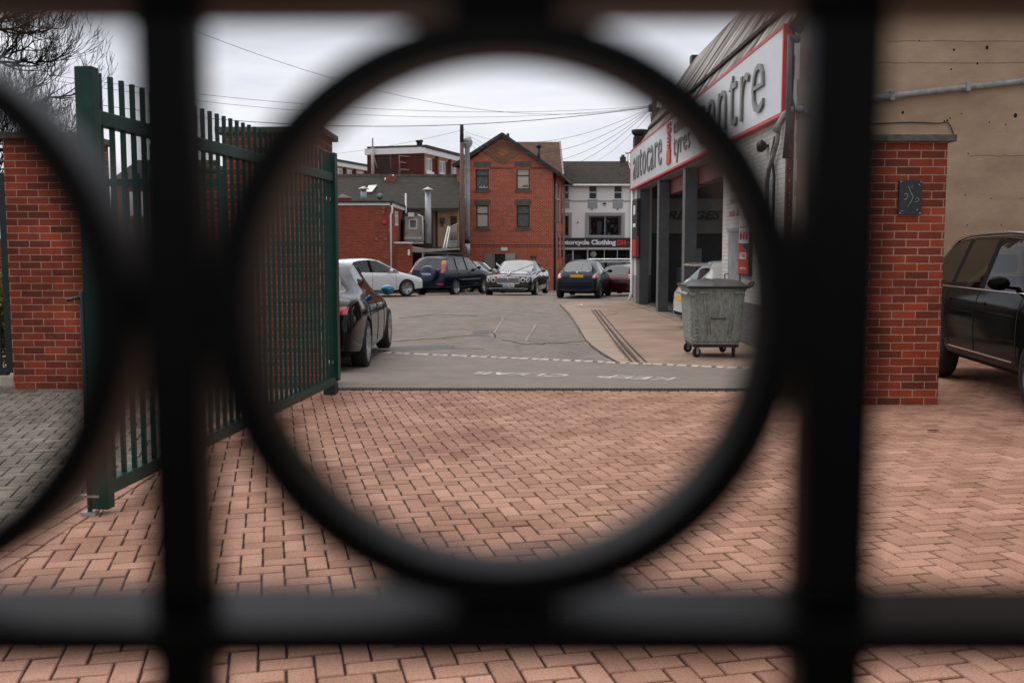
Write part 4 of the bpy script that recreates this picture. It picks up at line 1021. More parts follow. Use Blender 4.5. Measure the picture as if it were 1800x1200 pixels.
    def patch(s, name, poly, ax, m, off=.006, parent=None, thick=.015):      # polygon in the (y,z) plane seen from rear/front or (x,z) plane seen from a side, laid on the body
        n = len(poly); cx = sum(p[0] for p in poly) / n; cz = sum(p[1] for p in poly) / n; P_ = []
        for i in range(n):
            a, b_ = poly[i], poly[(i + 1) % n]
            for k in range(4): P_.append((a[0] + (b_[0] - a[0]) * k / 4, a[1] + (b_[1] - a[1]) * k / 4))
        m_ = len(P_); vs = []; fs = []
        def pr(a, b_):
            if ax in ('front', 'rear'): sx = 1 if ax == 'front' else -1; h = s.hit((sx * 6, a, b_), (-sx, 0, 0)); return h + Vector((sx * off, 0, 0)), Vector((sx, 0, 0))
            sd = 1 if ax == 'left' else -1; h = s.hit((a, sd * 4, b_), (0, -sd, 0)); return h + Vector((0, sd * off, 0)), Vector((0, sd, 0))
        for sc in (1.0, 1.0, .72, .42, .15):
            for q in P_:
                v, nn = pr(cx + (q[0] - cx) * sc, cz + (q[1] - cz) * sc); vs.append(v - nn * (thick if len(vs) < m_ else 0))
        for L_ in range(4):
            for i in range(m_): fs.append((L_ * m_ + i, L_ * m_ + (i + 1) % m_, (L_ + 1) * m_ + (i + 1) % m_, (L_ + 1) * m_ + i))
        fs.append(tuple(4 * m_ + i for i in range(m_)))
        b = MB(); b.add(vs, fs, True); o_ = b.build(name, m, parent or s.t, local=True); s.smooth(o_)
        bm = bmesh.new(); bm.from_mesh(o_.data); bmesh.ops.recalc_face_normals(bm, faces=bm.faces); bm.to_mesh(o_.data); bm.free(); return o_
    def plate(s, ax, z, body, yellow=True, y=0, w=.52, h=.115):
        sx = 1 if ax == 'front' else -1; p = s.hit((sx * 6, y, z), (-sx, 0, 0)); x0 = p.x + sx * .012
        b = MB(); b.box(x0 - .01, y - w / 2, z - h / 2, x0 + .006, y + w / 2, z + h / 2, bev=.003); pl = b.build('number_plate', plate_y if yellow else plate_w, s.t, local=True)
        X = Vector((0, sx, 0)); M_ = frameM((x0 + sx * .0075, y - sx * (w * .40), z - h * .34), X, (0, 0, 1))
        text(body, w * .86, h * .68, M_, 'characters', inkb, pl, ext=.001, bold=.02, local=True)
        if not yellow: MB().box(x0 + sx * .0065, y - sx * w / 2, z - h * .48, x0 + sx * .0085, y - sx * (w / 2 - .05), z + h * .48).build('blue_band', plate_b, pl, local=True)
        return pl
    def both(s, name, poly, ax, m, **k):
        a = s.patch(name, poly, ax, m, **k); b = s.patch(name, [(-p[0], p[1]) for p in poly][::-1], ax, m, **k); return a, b

# 1 black saloon left, seen from the rear right quarter
blk = mat('black_car_paint', (.003, .003, .0035), .08, spec=.25)
c = Car('glossy black saloon car with blue mirror caps parked beside the open green gate', sedan(4.6, 1.80, 1.45), (-2.86, 14.75), R(91), blk, 2.76, .83, .335, gls=darkcarglass, rim='multi', mirror=paint('blue_mirror', (.01, .16, .30), .5, .2))
c.both('tail_lamp', [(.52, .80), (.74, .79), (.76, .89), (.55, .88)], 'rear', redlamp)
c.patch('sill_strip', [(-1.0, .215), (1.0, .215), (1.0, .245), (-1.0, .245)], 'right', chrome, off=.008)
c.patch('swage_line', [(-1.9, .715), (1.6, .70), (1.6, .712), (-1.9, .727)], 'right', trim, off=.003)
c.plate('rear', .62, 'BK07 LWF')
# 2 silver hatch behind it
slv = paint('silver_car_paint', (.50, .51, .53), .5, .25)
c = Car('pale silver car mostly hidden behind the black saloon and green gate', hatch(4.1, 1.75, 1.5), (-4.26, 21.3), R(90), slv, 2.55, .8, .31)
c.both('tail_lamp', [(.62, .75), (.82, .75), (.80, 1.0), (.66, 1.0)], 'rear', redlamp)
# 3 white hatch
wht = paint('white_car_paint', (.70, .71, .71), .05, .25)
gx = P(700, 500, 40.6)
c = Car('white five door hatchback parked beyond the black saloon, facing right', hatch(4.26, 1.82, 1.48), (-5.62, 38.7), R(34), wht, 2.62, .86, .32, handles=True)
c.both('tail_lamp', [(.50, .84), (.80, .84), (.82, .98), (.52, 1.0)], 'rear', redlamp)
c.both('headlamp', [(.48, .62), (.76, .62), (.78, .74), (.52, .72)], 'front', clearlamp)
for sd in (1,): c.patch('wing_lamp', [(1.82, .63), (2.05, .62), (2.04, .70), (1.80, .72)], 'right', clearlamp)
# 4 dark blue off-roader with spare wheel
dkb = paint('dark_blue_car_paint', (.006, .009, .022), 0, .2, .2)
sx = P(785, 500, 41.3)
c = Car('dark blue off road car with spare wheel on its tailgate and roof bars', suv(4.55, 1.80, 1.68), (sx.x + .1, 43.0), R(65), dkb, 2.62, .84, .345, gls=glass('suv_glass', (.6, .68, .66), .35, refl=.08))
c.both('tail_lamp', [(.68, .98), (.84, .98), (.69, 1.48), (.59, 1.50)], 'rear', redlamp, off=.02)
for pp in c.both('upper_lamp', [(.61, 1.34), (.72, 1.32), (.68, 1.48), (.585, 1.50)], 'rear', orglamp, off=.03): pass
M_ = Matrix.Translation((-2.27, -.16, .93)) @ Matrix.Rotation(R(-90), 4, 'Y')
sp = MB().lathe([(0, .17), (.26, .17), (.33, .155), (.355, .11), (.36, -.05), (.2, -.06)], 36, M_).build('spare_wheel_cover', mat('spare_cover', (.006, .022, .055), .35, coat=.6), c.t, local=True)
text('HONDA', .42, .075, frameM((-2.443, .05, .90), (0, -1, 0), (0, 0, 1)), 'lettering', white_m, sp, ext=.002, bold=.03, local=True)
c.plate('rear', .56, 'YA52 KXO', y=.55, w=.5)
c.both('reflector', [(.55, .50), (.82, .50), (.82, .56), (.55, .56)], 'rear', redlamp)
text('CR-V', .2, .06, frameM((-2.275, .82, .90), (0, -1, 0), (0, 0, 1)), 'badge', chrome, c.t, ext=.002, bold=.02, local=True)
c.patch('door_moulding', [(-1.0, .66), (1.0, .66), (1.0, .71), (-1.0, .71)], 'right', mat('grey_moulding', (.2, .2, .21), .5), off=.01)
rb = MB()
for sd in (1, -1): rb.tube([(.75, sd * .56, 1.67), (.7, sd * .56, 1.74), (-1.3, sd * .56, 1.76), (-1.4, sd * .56, 1.68)], .018, 6)
for x_ in (.3, -.9): rb.tube([(x_, -.62, 1.79), (x_, .62, 1.79)], .02, 6)
rb.build('roof_bars', blackm, c.t, local=True)
# 5 wedding car
bg = paint('dark_bronze_car_paint', (.030, .027, .027), .4, .18)
bx = P(893, 518, 40.0)
c = Car('dark luxury saloon facing the camera with white wedding ribbons and round headlamps', lux(), (bx.x + .46, 42.5), R(-90 - 10), bg, 3.06, .9, .36, gls=glass('saloon_glass', (.6, .64, .64), .30, refl=.12), rim='alloy')
gr = c.patch('grille', [(-.42, .56), (.42, .56), (.47, .62), (.45, .80), (-.45, .80), (-.47, .62)], 'front', mat('grille_mesh', (.22, .21, .20), .35, .8), off=.012)
b = MB(); px_ = []
for (a, z_) in [(-.42, .56), (.42, .56), (.47, .62), (.45, .80), (-.45, .80), (-.47, .62)]: h = c.hit((6, a, z_), (-1, 0, 0)); px_.append(h + Vector((.02, 0, 0)))
b.tube(px_, .014, 6, closed=True); h0 = c.hit((6, 0, .56), (-1, 0, 0)); h1 = c.hit((6, 0, .80), (-1, 0, 0)); b.tube([h0 + Vector((.02, 0, 0)), h1 + Vector((.02, 0, 0))], .009, 5); b.build('grille_surround', chrome, gr, local=True)
b = MB()
for i in range(1, 12): h = c.hit((6, -.44 + i * .073, .68), (-1, 0, 0)); b.tube([(h.x + .016, -.44 + i * .073, .575), (h.x + .016, -.44 + i * .073, .79)], .005, 4)
b.build('grille_bars', chrome, gr, local=True)
for sd in (1, -1):
    for a, r_ in ((.60, .105), (.80, .082)):
        poly = [(sd * a + r_ * math.cos(2 * math.pi * i / 12), .705 + r_ * math.sin(2 * math.pi * i / 12)) for i in range(12)]
        hd = c.patch('headlamp', poly, 'front', clearlamp, off=.012)
        h = c.hit((6, sd * a, .705), (-1, 0, 0)); MB().lathe([(0, .03), (r_ * .5, .028), (r_ * .55, .0)], 14, Matrix.Translation((h.x + .01, sd * a, .705)) @ Matrix.Rotation(R(90), 4, 'Y')).build('lens', hubdark, hd, local=True)
c.patch('lower_intake', [(-.85, .30), (.85, .30), (.80, .44), (-.80, .44)], 'front', trim, off=.006)
b = MB(); b.tube([c.hit((6, y_ / 10, .37), (-1, 0, 0)) + Vector((.012, 0, 0)) for y_ in range(-8, 9)], .009, 5); b.build('bumper_strip', chrome, c.t, local=True)
c.plate('front', .485, 'DE64 UKX', yellow=False)
rib = MB()
for sd in (1, -1):
    rib.bar(Vector((2.53, sd * .01, .96)), Vector((.95, sd * .80, 1.33)), .02, .055)
rib.bar(Vector((2.6, 0, .93)), Vector((2.5, 0, .965)), .1, .05)
rib.build('wedding_ribbon', white_m, c.t, local=True)
MB().tube([(2.52, 0, .93), (2.50, 0, 1.02)], .01, 6).box(2.49, -.02, 1.0, 2.52, .02, 1.05).build('bonnet_mascot', chrome, c.t, local=True)
MB().tube([c.hit((1.2 - i * .25, -4, 1.0), (0, 1, 0)) for i in range(11)], .008, 4).tube([c.hit((1.2 - i * .25, 4, 1.0), (0, -1, 0)) for i in range(11)], .008, 4).build('waist_strip', chrome, c.t, local=True)
# 6 silver car behind the saloon on its left
q = P(843, 500, 47.5)
c = Car('silver car partly hidden behind the dark wedding saloon', hatch(4.1, 1.72, 1.42), (q.x - .35, 47.5, GZ(47.5) + .15), R(-60), slv, 2.5, .8, .31)
# 7 dark blue small hatch, rear view
cb = paint('navy_car_paint', (.006, .008, .018), 0, .25, .12)
q = P(1019, 525, 36.9)
c = Car('small dark navy hatchback seen from behind with yellow plate', hatch(3.8, 1.66, 1.43), (q.x + .32, 38.6), R(90 - 14), cb, 2.47, .72, .30, gls=glass('clio_glass', (.6, .68, .66), .4, refl=.08), rim='dark')
c.both('tail_lamp', [(.56, .78), (.68, .74), (.76, .80), (.76, 1.0), (.70, 1.0)], 'rear', redlamp, off=.014)
c.both('reversing_lamp', [(.60, .79), (.67, .77), (.70, .85), (.66, .87)], 'rear', mat('pink_lamp', (.6, .3, .28), .2, coat=1), off=.02)
c.plate('rear', .83, 'RF06 GNP', w=.5)
M_ = Matrix.Translation((c.hit((-6, 0, .95), (1, 0, 0)).x, 0, .955)) @ Matrix.Rotation(R(-90), 4, 'Y'); MB().lathe([(0, .02), (.045, .018), (.05, 0)], 4, M_).build('badge', chrome, c.t, local=True)
c.patch('bumper_strip', [(-.72, .43), (.72, .43), (.72, .455), (-.72, .455)], 'rear', trim)
# 8 dark red car with roundel
rc_ = paint('dark_red_car_paint', (.045, .006, .008), .2, .2, .4)
q = P(1085, 520, 39.8)
c = Car('dark red hatchback with a red and white round decal on its flank', hatch(4.0, 1.70, 1.27), (q.x + .55, 41.0), R(90 - 24), rc_, 2.5, .78, .31)
c.both('tail_lamp', [(.62, .75), (.80, .78), (.78, 1.02), (.68, 1.02)], 'rear', redlamp)
poly = lambda cx, cz, r_: [(cx + r_ * math.cos(2 * math.pi * i / 14), cz + r_ * math.sin(2 * math.pi * i / 14)) for i in range(14)]
p1 = c.patch('round_decal', poly(-1.75, .76, .13), 'right', white_m, off=.008); c.patch('round_decal', poly(-1.75, .76, .10), 'right', redpaint, off=.012, parent=p1)
# 9 dark estate beyond, 10 small silver car by the shop
q = P(1085, 470, 48)
c = Car('black estate car side on in front of the shop', suv(4.7, 1.8, 1.6), (q.x + .4, 48.0), R(0), blk, 2.75, .9, .34)
MB().tube([(-1.9, -.55, 1.60), (-1.7, -.56, 1.66), (.4, -.56, 1.66), (.55, -.55, 1.60)], .02, 6).tube([(-1.9, .55, 1.60), (-1.7, .56, 1.66), (.4, .56, 1.66), (.55, .55, 1.60)], .02, 6).build('roof_rails', chrome, c.t, local=True)
q = P(1000, 480, 49.5)
Car('small white car glimpsed between brick building and navy hatchback', hatch(4.0, 1.7, 1.45), (4.05, 64.0, -.95), R(-90), wht, 2.5, .8, .31)
# 11 white hatch reversed out of the garage
w2 = paint('pearl_white_car_paint', (.62, .62, .60), .05, .22)
c = Car('white hatchback with roof spoiler poking out of the garage behind the bin', hatch(4.2, 1.78, 1.52), (3.55 + 2.15, 21.55, -.235), R(3), w2, 2.6, .85, .32)
b = MB(); n = 8
sp_ = [(-1.63, 1.43), (-1.86, 1.405), (-1.93, 1.385), (-1.90, 1.36), (-1.63, 1.37)]
b.prism([(x_, -.58, z_) for x_, z_ in sp_], (0, 1.16, 0)).build('spoiler', w2, c.t, local=True)
c.both('tail_lamp', [(.52, .80), (.80, .78), (.84, .96), (.60, 1.0)], 'rear', redlamp)
for s_ in ('right', 'left'): c.patch('wing_lamp', [(-2.0, .82), (-1.82, .86), (-1.82, .95), (-1.95, 1.0)], s_, mat('smoked_lamp', (.5, .42, .35), .2, coat=1))
c.both('reflector', [(.60, .42), (.80, .42), (.80, .46), (.60, .46)], 'rear', redlamp)
c.plate('rear', .68, 'SR14 WOB')
c.patch('bumper_grille', [(-.7, .30), (.7, .30), (.7, .37), (-.7, .37)], 'rear', trim)
# 12 black off-roader right foreground, heading to the camera
c = Car('glossy black off road car with chrome roof rail parked behind the right pillar', suv(4.70, 1.92, 1.68), (5.70, 10.05, .0), R(-96), mat('deep_black_paint', (.002, .002, .002), .10, spec=.07), 2.87, .93, .36, gls=glass('tinted_glass', (.55, .56, .5), .38, refl=-.005, ior=1.25), rim='dark', pillars=True)
rl = MB()
for sd in (1, -1):
    pts = []
    for i in range(14):
        x_ = .95 - i * .22; h = c.tree.ray_cast(Vector((x_, sd * .60, 4)), Vector((0, 0, -1)))[0]; pts.append(h + Vector((0, 0, .035 if 0 < i < 13 else .0)))
    rl.tube(pts, .024, 8)
rl.build('roof_rail', chrome, c.t, local=True)
for sd, nm in ((-1, 'right'), (1, 'left')):
    b = MB(); b.tube([c.hit((1.0 - i * .2, sd * 4, 1.068 + .0 * i), (0, -sd, 0)) + Vector((0, sd * .004, 0)) for i in range(15)], .009, 5); b.build('chrome_strip', chrome, c.t, local=True)
    c.patch('sill_strip', [(-.9, .42), (.9, .42), (.9, .432), (-.9, .432)], nm, chrome, off=.01)
MB().box(-1.1, -.02, 1.67, -1.25, .02, 1.72, bev=.006).lathe([(0, 0)] + [(.03, .02), (.0, .06)], 6, Matrix.Translation((-1.0, 0, 1.67))).build('roof_aerial', blackm, c.t, local=True)
c.both('headlamp', [(.5, .80), (.82, .80), (.84, .92), (.55, .90)], 'front', clearlamp)

# ------------------------------------------------------------------ far buildings
fbrick = brick('orange_red_brick', (.52, .072, .026), (.27, .040, .02), (.78, .44, .30), bump=.5, dirt=.25, ms=.02)
fbrick2 = brick('red_low_brick', (.40, .07, .032), (.24, .045, .026), (.44, .22, .15), bump=.4, dirt=.3, ms=.014)
dkbrick = brick('dark_flank_brick', (.13, .028, .018), (.09, .022, .016), (.10, .045, .032), bump=.3, dirt=.3)
soldier = brick('grey_lintel_brick', (.17, .14, .12), (.12, .10, .09), (.26, .22, .18), bw=.075, bh=.4, bump=.3)
slate = brick('mossy_slate', (.060, .050, .034), (.035, .030, .023), (.018, .015, .012), bw=.3, bh=.2, ms=.02, bump=.8, dirt=.5)
tile = brick('brown_red_tile', (.20, .10, .065), (.13, .065, .045), (.06, .03, .02), bw=.24, bh=.18, ms=.02, bump=.8, dirt=.4)
blackframe = mat('black_window_frame', (.015, .014, .014), .5)
curtain = mat('cream_blind', (.50, .45, .37), .8, var=.05)
netting = mat('grey_net_curtain', (.16, .17, .17), .8, col2=(.04, .045, .045), vscale=14)
cream = mat('cream_render', (.50, .34, .19), .85, col2=(.33, .21, .12), vscale=.8)
tanpanel = mat('ochre_panel', (.42, .22, .09), .7, var=.1, vscale=2)
wr = mat('white_building_render', (.82, .80, .77), .8, var=.04, vscale=.8)
greyr = mat('grey_band', (.33, .33, .33), .8)
duct = mat('duct_metal', (.36, .38, .39), .4, .5, var=.2, vscale=3)

def window(par, O, U, N, u0, v0, u1, v1, fm, pm, rec=.10, bars=(), t=.06, label=None, vb=()):
    O = Vector(O); U = Vector(U).normalized(); N = Vector(N).normalized(); Z = Vector((0, 0, 1))
    M_ = Matrix((U, N, Z)).transposed().to_4x4(); M_.translation = O
    b = MB(); y0, y1 = -rec - .05, -rec; e_ = .004
    b.box(u0 + e_, y0, v0 + e_, u0 + t, y1, v1 - e_, M_).box(u1 - t, y0, v0 + e_, u1 - e_, y1, v1 - e_, M_).box(u0 + t, y0, v0 + e_, u1 - t, y1, v0 + t, M_).box(u0 + t, y0, v1 - t, u1 - t, y1, v1 - e_, M_)
    for k in bars: b.box(u0 + t, y0, v0 + (v1 - v0) * k - t / 2, u1 - t, y1 + .003, v0 + (v1 - v0) * k + t / 2, M_)
    for k in vb: b.box(u0 + (u1 - u0) * k - t / 2, y0, v0 + t, u0 + (u1 - u0) * k + t / 2, y1 + .006, v1 - t, M_)
    f = b.build('window', fm, par)
    MB().box(u0 + t * .8, y0 + .015, v0 + t * .8, u1 - t * .8, y0 + .03, v1 - t * .8, M_).build('pane', pm, f)
    return f, M_

# --- tall red brick gabled building
Y0 = 60.0; C = P(971, 440, Y0); C.z = -1.05
th = R(-8.4); U = Vector((-math.cos(th), -math.sin(th), 0)).normalized(); U = Vector((-.9893, .146, 0)); D = Vector((.146, .9893, 0)); Nf = -D
gb = empty('brick_building', (C.x - 3, C.y + 3, -1.0), 'tall orange red brick gabled building with black framed windows and grey brick diamond', 'building')
def uv_of(px, py):                    # position on the front wall plane
    r = ray(px, py); o = Vector((0, 0, CZ)); t_ = (C - o).dot(D) / r.dot(D); p = o + r * t_ - C; return p.dot(U), p.z
wl = uv_of(803, 300)[0]; eR = uv_of(972, 297)[1]; apu, apz = uv_of(884, 240); eL = uv_of(803, 290)[1]; eav = min(eR, eL)
wins = [((836, 333.5), (859, 294.5), 'net'), ((907.5, 333), (931, 294), 'mix'), ((837, 400), (858.5, 361), 'blind'), ((908, 400), (931, 361), 'half')]
holes = []
for a, b_, k in wins:
    u1_, v0_ = uv_of(*a); u0_, v1_ = uv_of(*b_); holes.append((u0_, v0_, u1_, v1_, k))
d0 = uv_of(867, 490); d1 = uv_of(889, 445.5); w0 = uv_of(932, 455); w1_ = uv_of(943, 445)
dh = (d1[0], 0.02, d0[0], d1[1]); wh = (w1_[0], w0[1], w0[0], w1_[1])
mb = MB(); mb.wall(C, U, wl, eav, [h[:4] for h in holes] + [dh, wh], Nf, .3)
O2 = C + Vector((0, 0, eav)); mb.prism([O2, O2 + U * wl, C + U * apu + Vector((0, 0, apz))], D * .3)
dep = 9.0
sidew = MB(); SO = C; sh_ = []
front = mb.build('front_wall', fbrick, gb)
# diamond of grey brick
dc = uv_of(884, 269); dw = 1.28; dhh = 0.72
q = [C + U * (dc[0] + a) + Vector((0, 0, dc[1] + b_)) - D * .004 for a, b_ in ((-dw * .92, 0), (0, -dhh), (dw * .92, 0), (0, dhh))]
MB().prism(q, -D * .02).build('brick_diamond', brick('grey_diamond_brick', (.28, .12, .07), (.22, .10, .06), (.45, .25, .16), ms=.016, bump=.4), gb)
q = [C + U * (dc[0] + a) + Vector((0, 0, dc[1] + b_)) - D * .026 for a, b_ in ((-.36, 0), (0, -.2), (.36, 0), (0, .2))]
MB().prism(q, -D * .01).build('brick_diamond_core', fbrick, gb)
for (u0_, v0_, u1_, v1_, k) in holes:
    pm = {'net': netting, 'mix': curtain, 'blind': curtain, 'half': netting}[k]
    f, M_ = window(gb, C, U, Nf, u0_, v0_, u1_, v1_, blackframe, pm, .09, bars=(.62,), t=.07)
    h_ = v1_ - v0_
    if k == 'net':
        b = MB()
        for i in range(6): b.box(u0_ + .1 + i * .09, -.13, v0_ + .09, u0_ + .14 + i * .09, -.1, v0_ + .09 + random.uniform(.04, .16), M_)
        b.build('ornament', white_m, f)
    if k == 'mix': MB().box(u0_ + .08, -.135, v0_ + .08, u0_ + .5, -.12, v0_ + .3, M_).box(u0_ + .13, -.12, v0_ + .13, u0_ + .45, -.11, v0_ + .25, M_).build('open_sash', blackframe, f)
    if k == 'half': MB().box(u0_ + .1, -.136, v0_ + h_ * .67, u1_ - .1, -.128, v1_ - .1, M_).build('blind', mat('pale_blind', (.5, .52, .56), .6), f)
    MB().box(u0_ - .12, 0.002, v1_ + .02, u1_ + .12, .02, v1_ + .34, M_).build('lintel', soldier, gb)
    MB().box(u0_ - .08, 0.002, v0_ - .17, u1_ + .08, .05, v0_ - .004, M_).build('sill', soldier, gb)
f, M_ = window(gb, C, U, Nf, *wh, blackframe, darkglass, .09)
MB().box(dh[0] + .02, -.29, .02, dh[2] - .02, -.25, dh[3] - .01, M_).build('door', mat('door_dark_glass', (.03, .035, .035), .2), gb)
gd_ = mat('grey_door', (.19, .19, .17), .6)
e0 = uv_of(852, 490)[0]; e1 = uv_of(906, 490)[0]
MB().box(dh[2] + .02, .03, .02, e0, .08, dh[3] - .03, M_).build('open_door_leaf', gd_, gb)
MB().box(e1, .03, dh[3] - .95, dh[0] - .02, .3, dh[3] - .0, M_).build('cabinet', mat('pale_grey_cabinet', (.33, .33, .29), .6), gb)
s0 = uv_of(881, 440.5); s1 = uv_of(892, 436.5)
MB().box(s1[0], .01, s0[1], s0[0], .09, s1[1] + .06, M_).build('door_light', white_m, gb)
for px in (829, 938): 
    a_, b_ = uv_of(px, 444); MB().box(a_ - .25, .003, b_ - .2, a_ + .25, .012, b_ + .35, M_).build('brick_patch', mat('plain_red_tile', (.42, .09, .04), .8, var=.1), gb)
for py in (430, 434): 
    z_ = uv_of(900, py)[1]; MB().box(.0, .002, z_ - .03, wl, .012, z_ + .03, M_).build('string_course', mat('brick_string', (.20, .05, .03), .9, var=.2), gb)
# side wall facing right
Lz = 5.5; mb = MB(); hs = []
for py0, py1 in ((390, 318), (455, 405)):
    for s_ in (1.2, 3.2, 5.4): hs.append((s_, P(975, py0, 61).z - C.z, s_ + .8, P(975, py1, 61).z - C.z))
mb.wall(C + D * .301, D, dep - .3, eav, [], Vector((.9893, -.146, 0)), .3)
Ns = Vector((.9893, -.146, 0))
mb.build('side_wall', fbrick, gb)
for h in hs:
    b = MB(); M2 = Matrix((D, Ns, Vector((0, 0, 1)))).transposed().to_4x4(); M2.translation = C
    b.box(h[0], .003, h[1], h[2], .03, h[3], M2); f_ = b.build('side_window', blackframe, gb); MB().box(h[0] + .08, .031, h[1] + .08, h[2] - .08, .036, h[3] - .08, M2).build('pane', darkglass, f_)
M2 = Matrix((D, Ns, Vector((0, 0, 1)))).transposed().to_4x4(); M2.translation = C
MB().tube([M2 @ Vector((.35, .1, 0)), M2 @ Vector((.35, .1, eav - .2))], .06, 8).build('downpipe', blackm, gb); MB().tube([M2 @ Vector((.8, .1, 0)), M2 @ Vector((.8, .1, eav - 1.8))], .05, 8).build('downpipe', blackm, gb)
MB().tube([M2 @ Vector((.3, .1, P(975, 348, 60).z - C.z)), M2 @ Vector((2.4, .12, P(975, 348, 60).z - C.z))], .035, 6).build('waste_pipe', mat('pale_waste_pipe', (.5, .48, .45), .6), gb)
# main roof: two slopes with dark verge
ap = C + U * apu + Vector((0, 0, apz + .1)); uR, zR = uv_of(986, 308); uL, zL = uv_of(797, 293)
rR = C + U * uR + Vector((0, 0, zR + .0)); rL = C + U * uL + Vector((0, 0, zL + .0))
b = MB()
for e_ in (rR, rL): b.add([ap - D * .25, e_ - D * .25, e_ + D * dep, ap + D * dep, ap - D * .25 + Vector((0, 0, .12)), e_ - D * .25 + Vector((0, 0, .12)), e_ + D * dep + Vector((0, 0, .12)), ap + D * dep + Vector((0, 0, .12))], [(0, 1, 2, 3), (4, 5, 6, 7), (0, 1, 5, 4), (1, 2, 6, 5), (2, 3, 7, 6), (3, 0, 4, 7)])
b.build('roof', tile, gb)
b = MB(); 
for e_ in (rR, rL): b.bar(ap - D * .28 + Vector((0, 0, .0)), e_ - D * .28 + Vector((0, 0, 0)), .06, .22).build('verge_board', mat('black_verge', (.012, .012, .013), .5), gb); b = MB()
b = MB(); p = ap + D * 2; b.tube([p + Vector((0, 0, -.2)), p + Vector((0, 0, .3))], .09, 8); p = rR.lerp(ap, .42) + D * 1.2; b.tube([p + Vector((0, 0, -.2)), p + Vector((0, 0, .75))], .09, 8).tube([p + Vector((0, 0, .75)), p + Vector((0, 0, .9))], .16, 8)
b.build('roof_flue', blackm, gb)
MB().tube([rR + Vector((0, 0, -.05)), rR + D * dep + Vector((0, 0, -.05))], .07, 8).build('gutter', blackm, gb)
# rear wing of the same building
wb_ = MB(); a = P(955, 300, 66.0); b_ = P(990, 300, 66.5)
x0, x1 = P(905, 300, 66).x, P(989, 300, 66.5).x; ze = P(985, 303, 65).z; zr = P(955, 253, 70).z
MB().box(x0, 66, -1, x1, 72, ze).prism([(x1 - .2, 66, ze), (x1 - .2, 74, ze), (x1 - .2, 70, zr)], (.2, 0, 0)).build('wing_wall', fbrick, gb)
MB().prism([(x0, 65.4, ze - .25), (x0, 70, zr), (x0, 70, zr + .14), (x0, 65.3, ze - .12)], (x1 - x0 - .05, 0, 0)).build('wing_roof', tile, gb)
MB().bar((x1 - .02, 65.3, ze - .15), (x1 - .02, 70, zr + .12), .12, .16).build('wing_verge', mat('grey_verge', (.25, .22, .2), .7), gb)

# --- white shop building
YS = 68.0; xa = P(940, 440, YS).x; xb = P(1112, 330, YS).x; ze = P(1000, 322, YS).z; O = Vector((xa, YS, -1.05))
sb = empty('shop_building', ((xa + xb) / 2, YS + 3, -1), 'white rendered two storey shop building with dark mossy roof', 'building')
def sv(px, py): p = P(px, py, YS); return p.x - xa, p.z + 1.05
def hole(px0, py0, px1, py1): a = sv(px0, py1); b = sv(px1, py0); return (a[0], a[1], b[0], b[1])
up = [hole(1034.5, 325.5, 1049.5, 350.5), hole(1078.5, 325.5, 1094, 350.5), hole(985, 325.5, 1000, 350.5)]
big = [hole(1034, 379, 1093, 414.5), hole(960, 379, 1000, 414.5)]
shp = [hole(985, 439, 1110, 500)]
shp[0] = (shp[0][0], .02, shp[0][2], shp[0][3])
MB().wall(O, (1, 0, 0), xb - xa, ze + 1.05, up + big + shp, (0, -1, 0), .3).box(xb - .3, YS + .3, -1, xb, YS + 8, ze).build('front_wall', wr, sb)
navy = mat('dark_blue_glass', (.03, .045, .055), .08)
for h in up:
    window(sb, O, (1, 0, 0), (0, -1, 0), *h, white_m, navy, .08, bars=(.5,), t=.06)
    MB().box(xa + h[0] - .08, YS - .05, -1.05 + h[1] - .12, xa + h[2] + .08, YS + .0, -1.05 + h[1] - .01).build('sill', greyr, sb)
    MB().box(xa + h[0] - .05, YS - .03, -1.05 + h[3] + .01, xa + h[2] + .05, YS - .002, -1.05 + h[3] + .12).build('lintel', greyr, sb)
    MB().box(xa + h[0] - .05, YS - .02, -1.05 + h[1] - .62, xa + h[2] + .05, YS - .002, -1.05 + h[1] - .2).build('apron_panel', greyr, sb)
z_ = P(1000, 353.5, YS).z; MB().box(xa, YS - .035, z_ - .04, xb, YS - .001, z_ + .04).build('string_course', greyr, sb)
inside = mat('shop_inside', (.02, .02, .02), .6)
cols = [mat('display_' + n_, c_, .6) for n_, c_ in (('grey', (.3, .33, .33)), ('blue', (.15, .3, .42)), ('red', (.5, .03, .03)), ('black', (.02, .02, .02)), ('white', (.6, .6, .6)), ('brown', (.12, .06, .04)))]
for bi, h in enumerate(big):
    f, M_ = window(sb, O, (1, 0, 0), (0, -1, 0), *h, greyr, glass('shop_glass_%d' % bi, (.6, .6, .6), .75, refl=.0), .08, vb=(.5,) if bi == 0 else (), t=.05)
    b = MB(); g = .2
    b.box(xa + h[0] - g, YS - .06, -1.05 + h[1] - g, xa + h[0] - .002, YS - .001, -1.05 + h[3] + g).box(xa + h[2] + .002, YS - .06, -1.05 + h[1] - g, xa + h[2] + g, YS - .001, -1.05 + h[3] + g).box(xa + h[0], YS - .055, -1.05 + h[3] + .002, xa + h[2], YS - .001, -1.05 + h[3] + g).box(xa + h[0], YS - .055, -1.05 + h[1] - g, xa + h[2], YS - .001, -1.05 + h[1] - .002)
    b.build('window_surround', greyr, sb)
    MB().box(xa + h[0] - .2, YS + .9, -1.2 + h[1], xa + h[2] + .2, YS + .95, -.9 + h[3]).build('display_back', inside, sb)
rng = random.Random(4); h = big[0]
groups = {}
for i in range(46):
    u = rng.uniform(h[0] + .1, h[2] - .25); v = h[1] + .05 + rng.random() ** 1.6 * 1.1; m__ = rng.choice(cols); groups.setdefault(m__.name, (m__, MB()))[1].box(xa + u, YS + .35 + rng.random() * .3, -1.05 + v, xa + u + rng.uniform(.05, .16), YS + .75, -1.05 + v + rng.uniform(.06, .25))
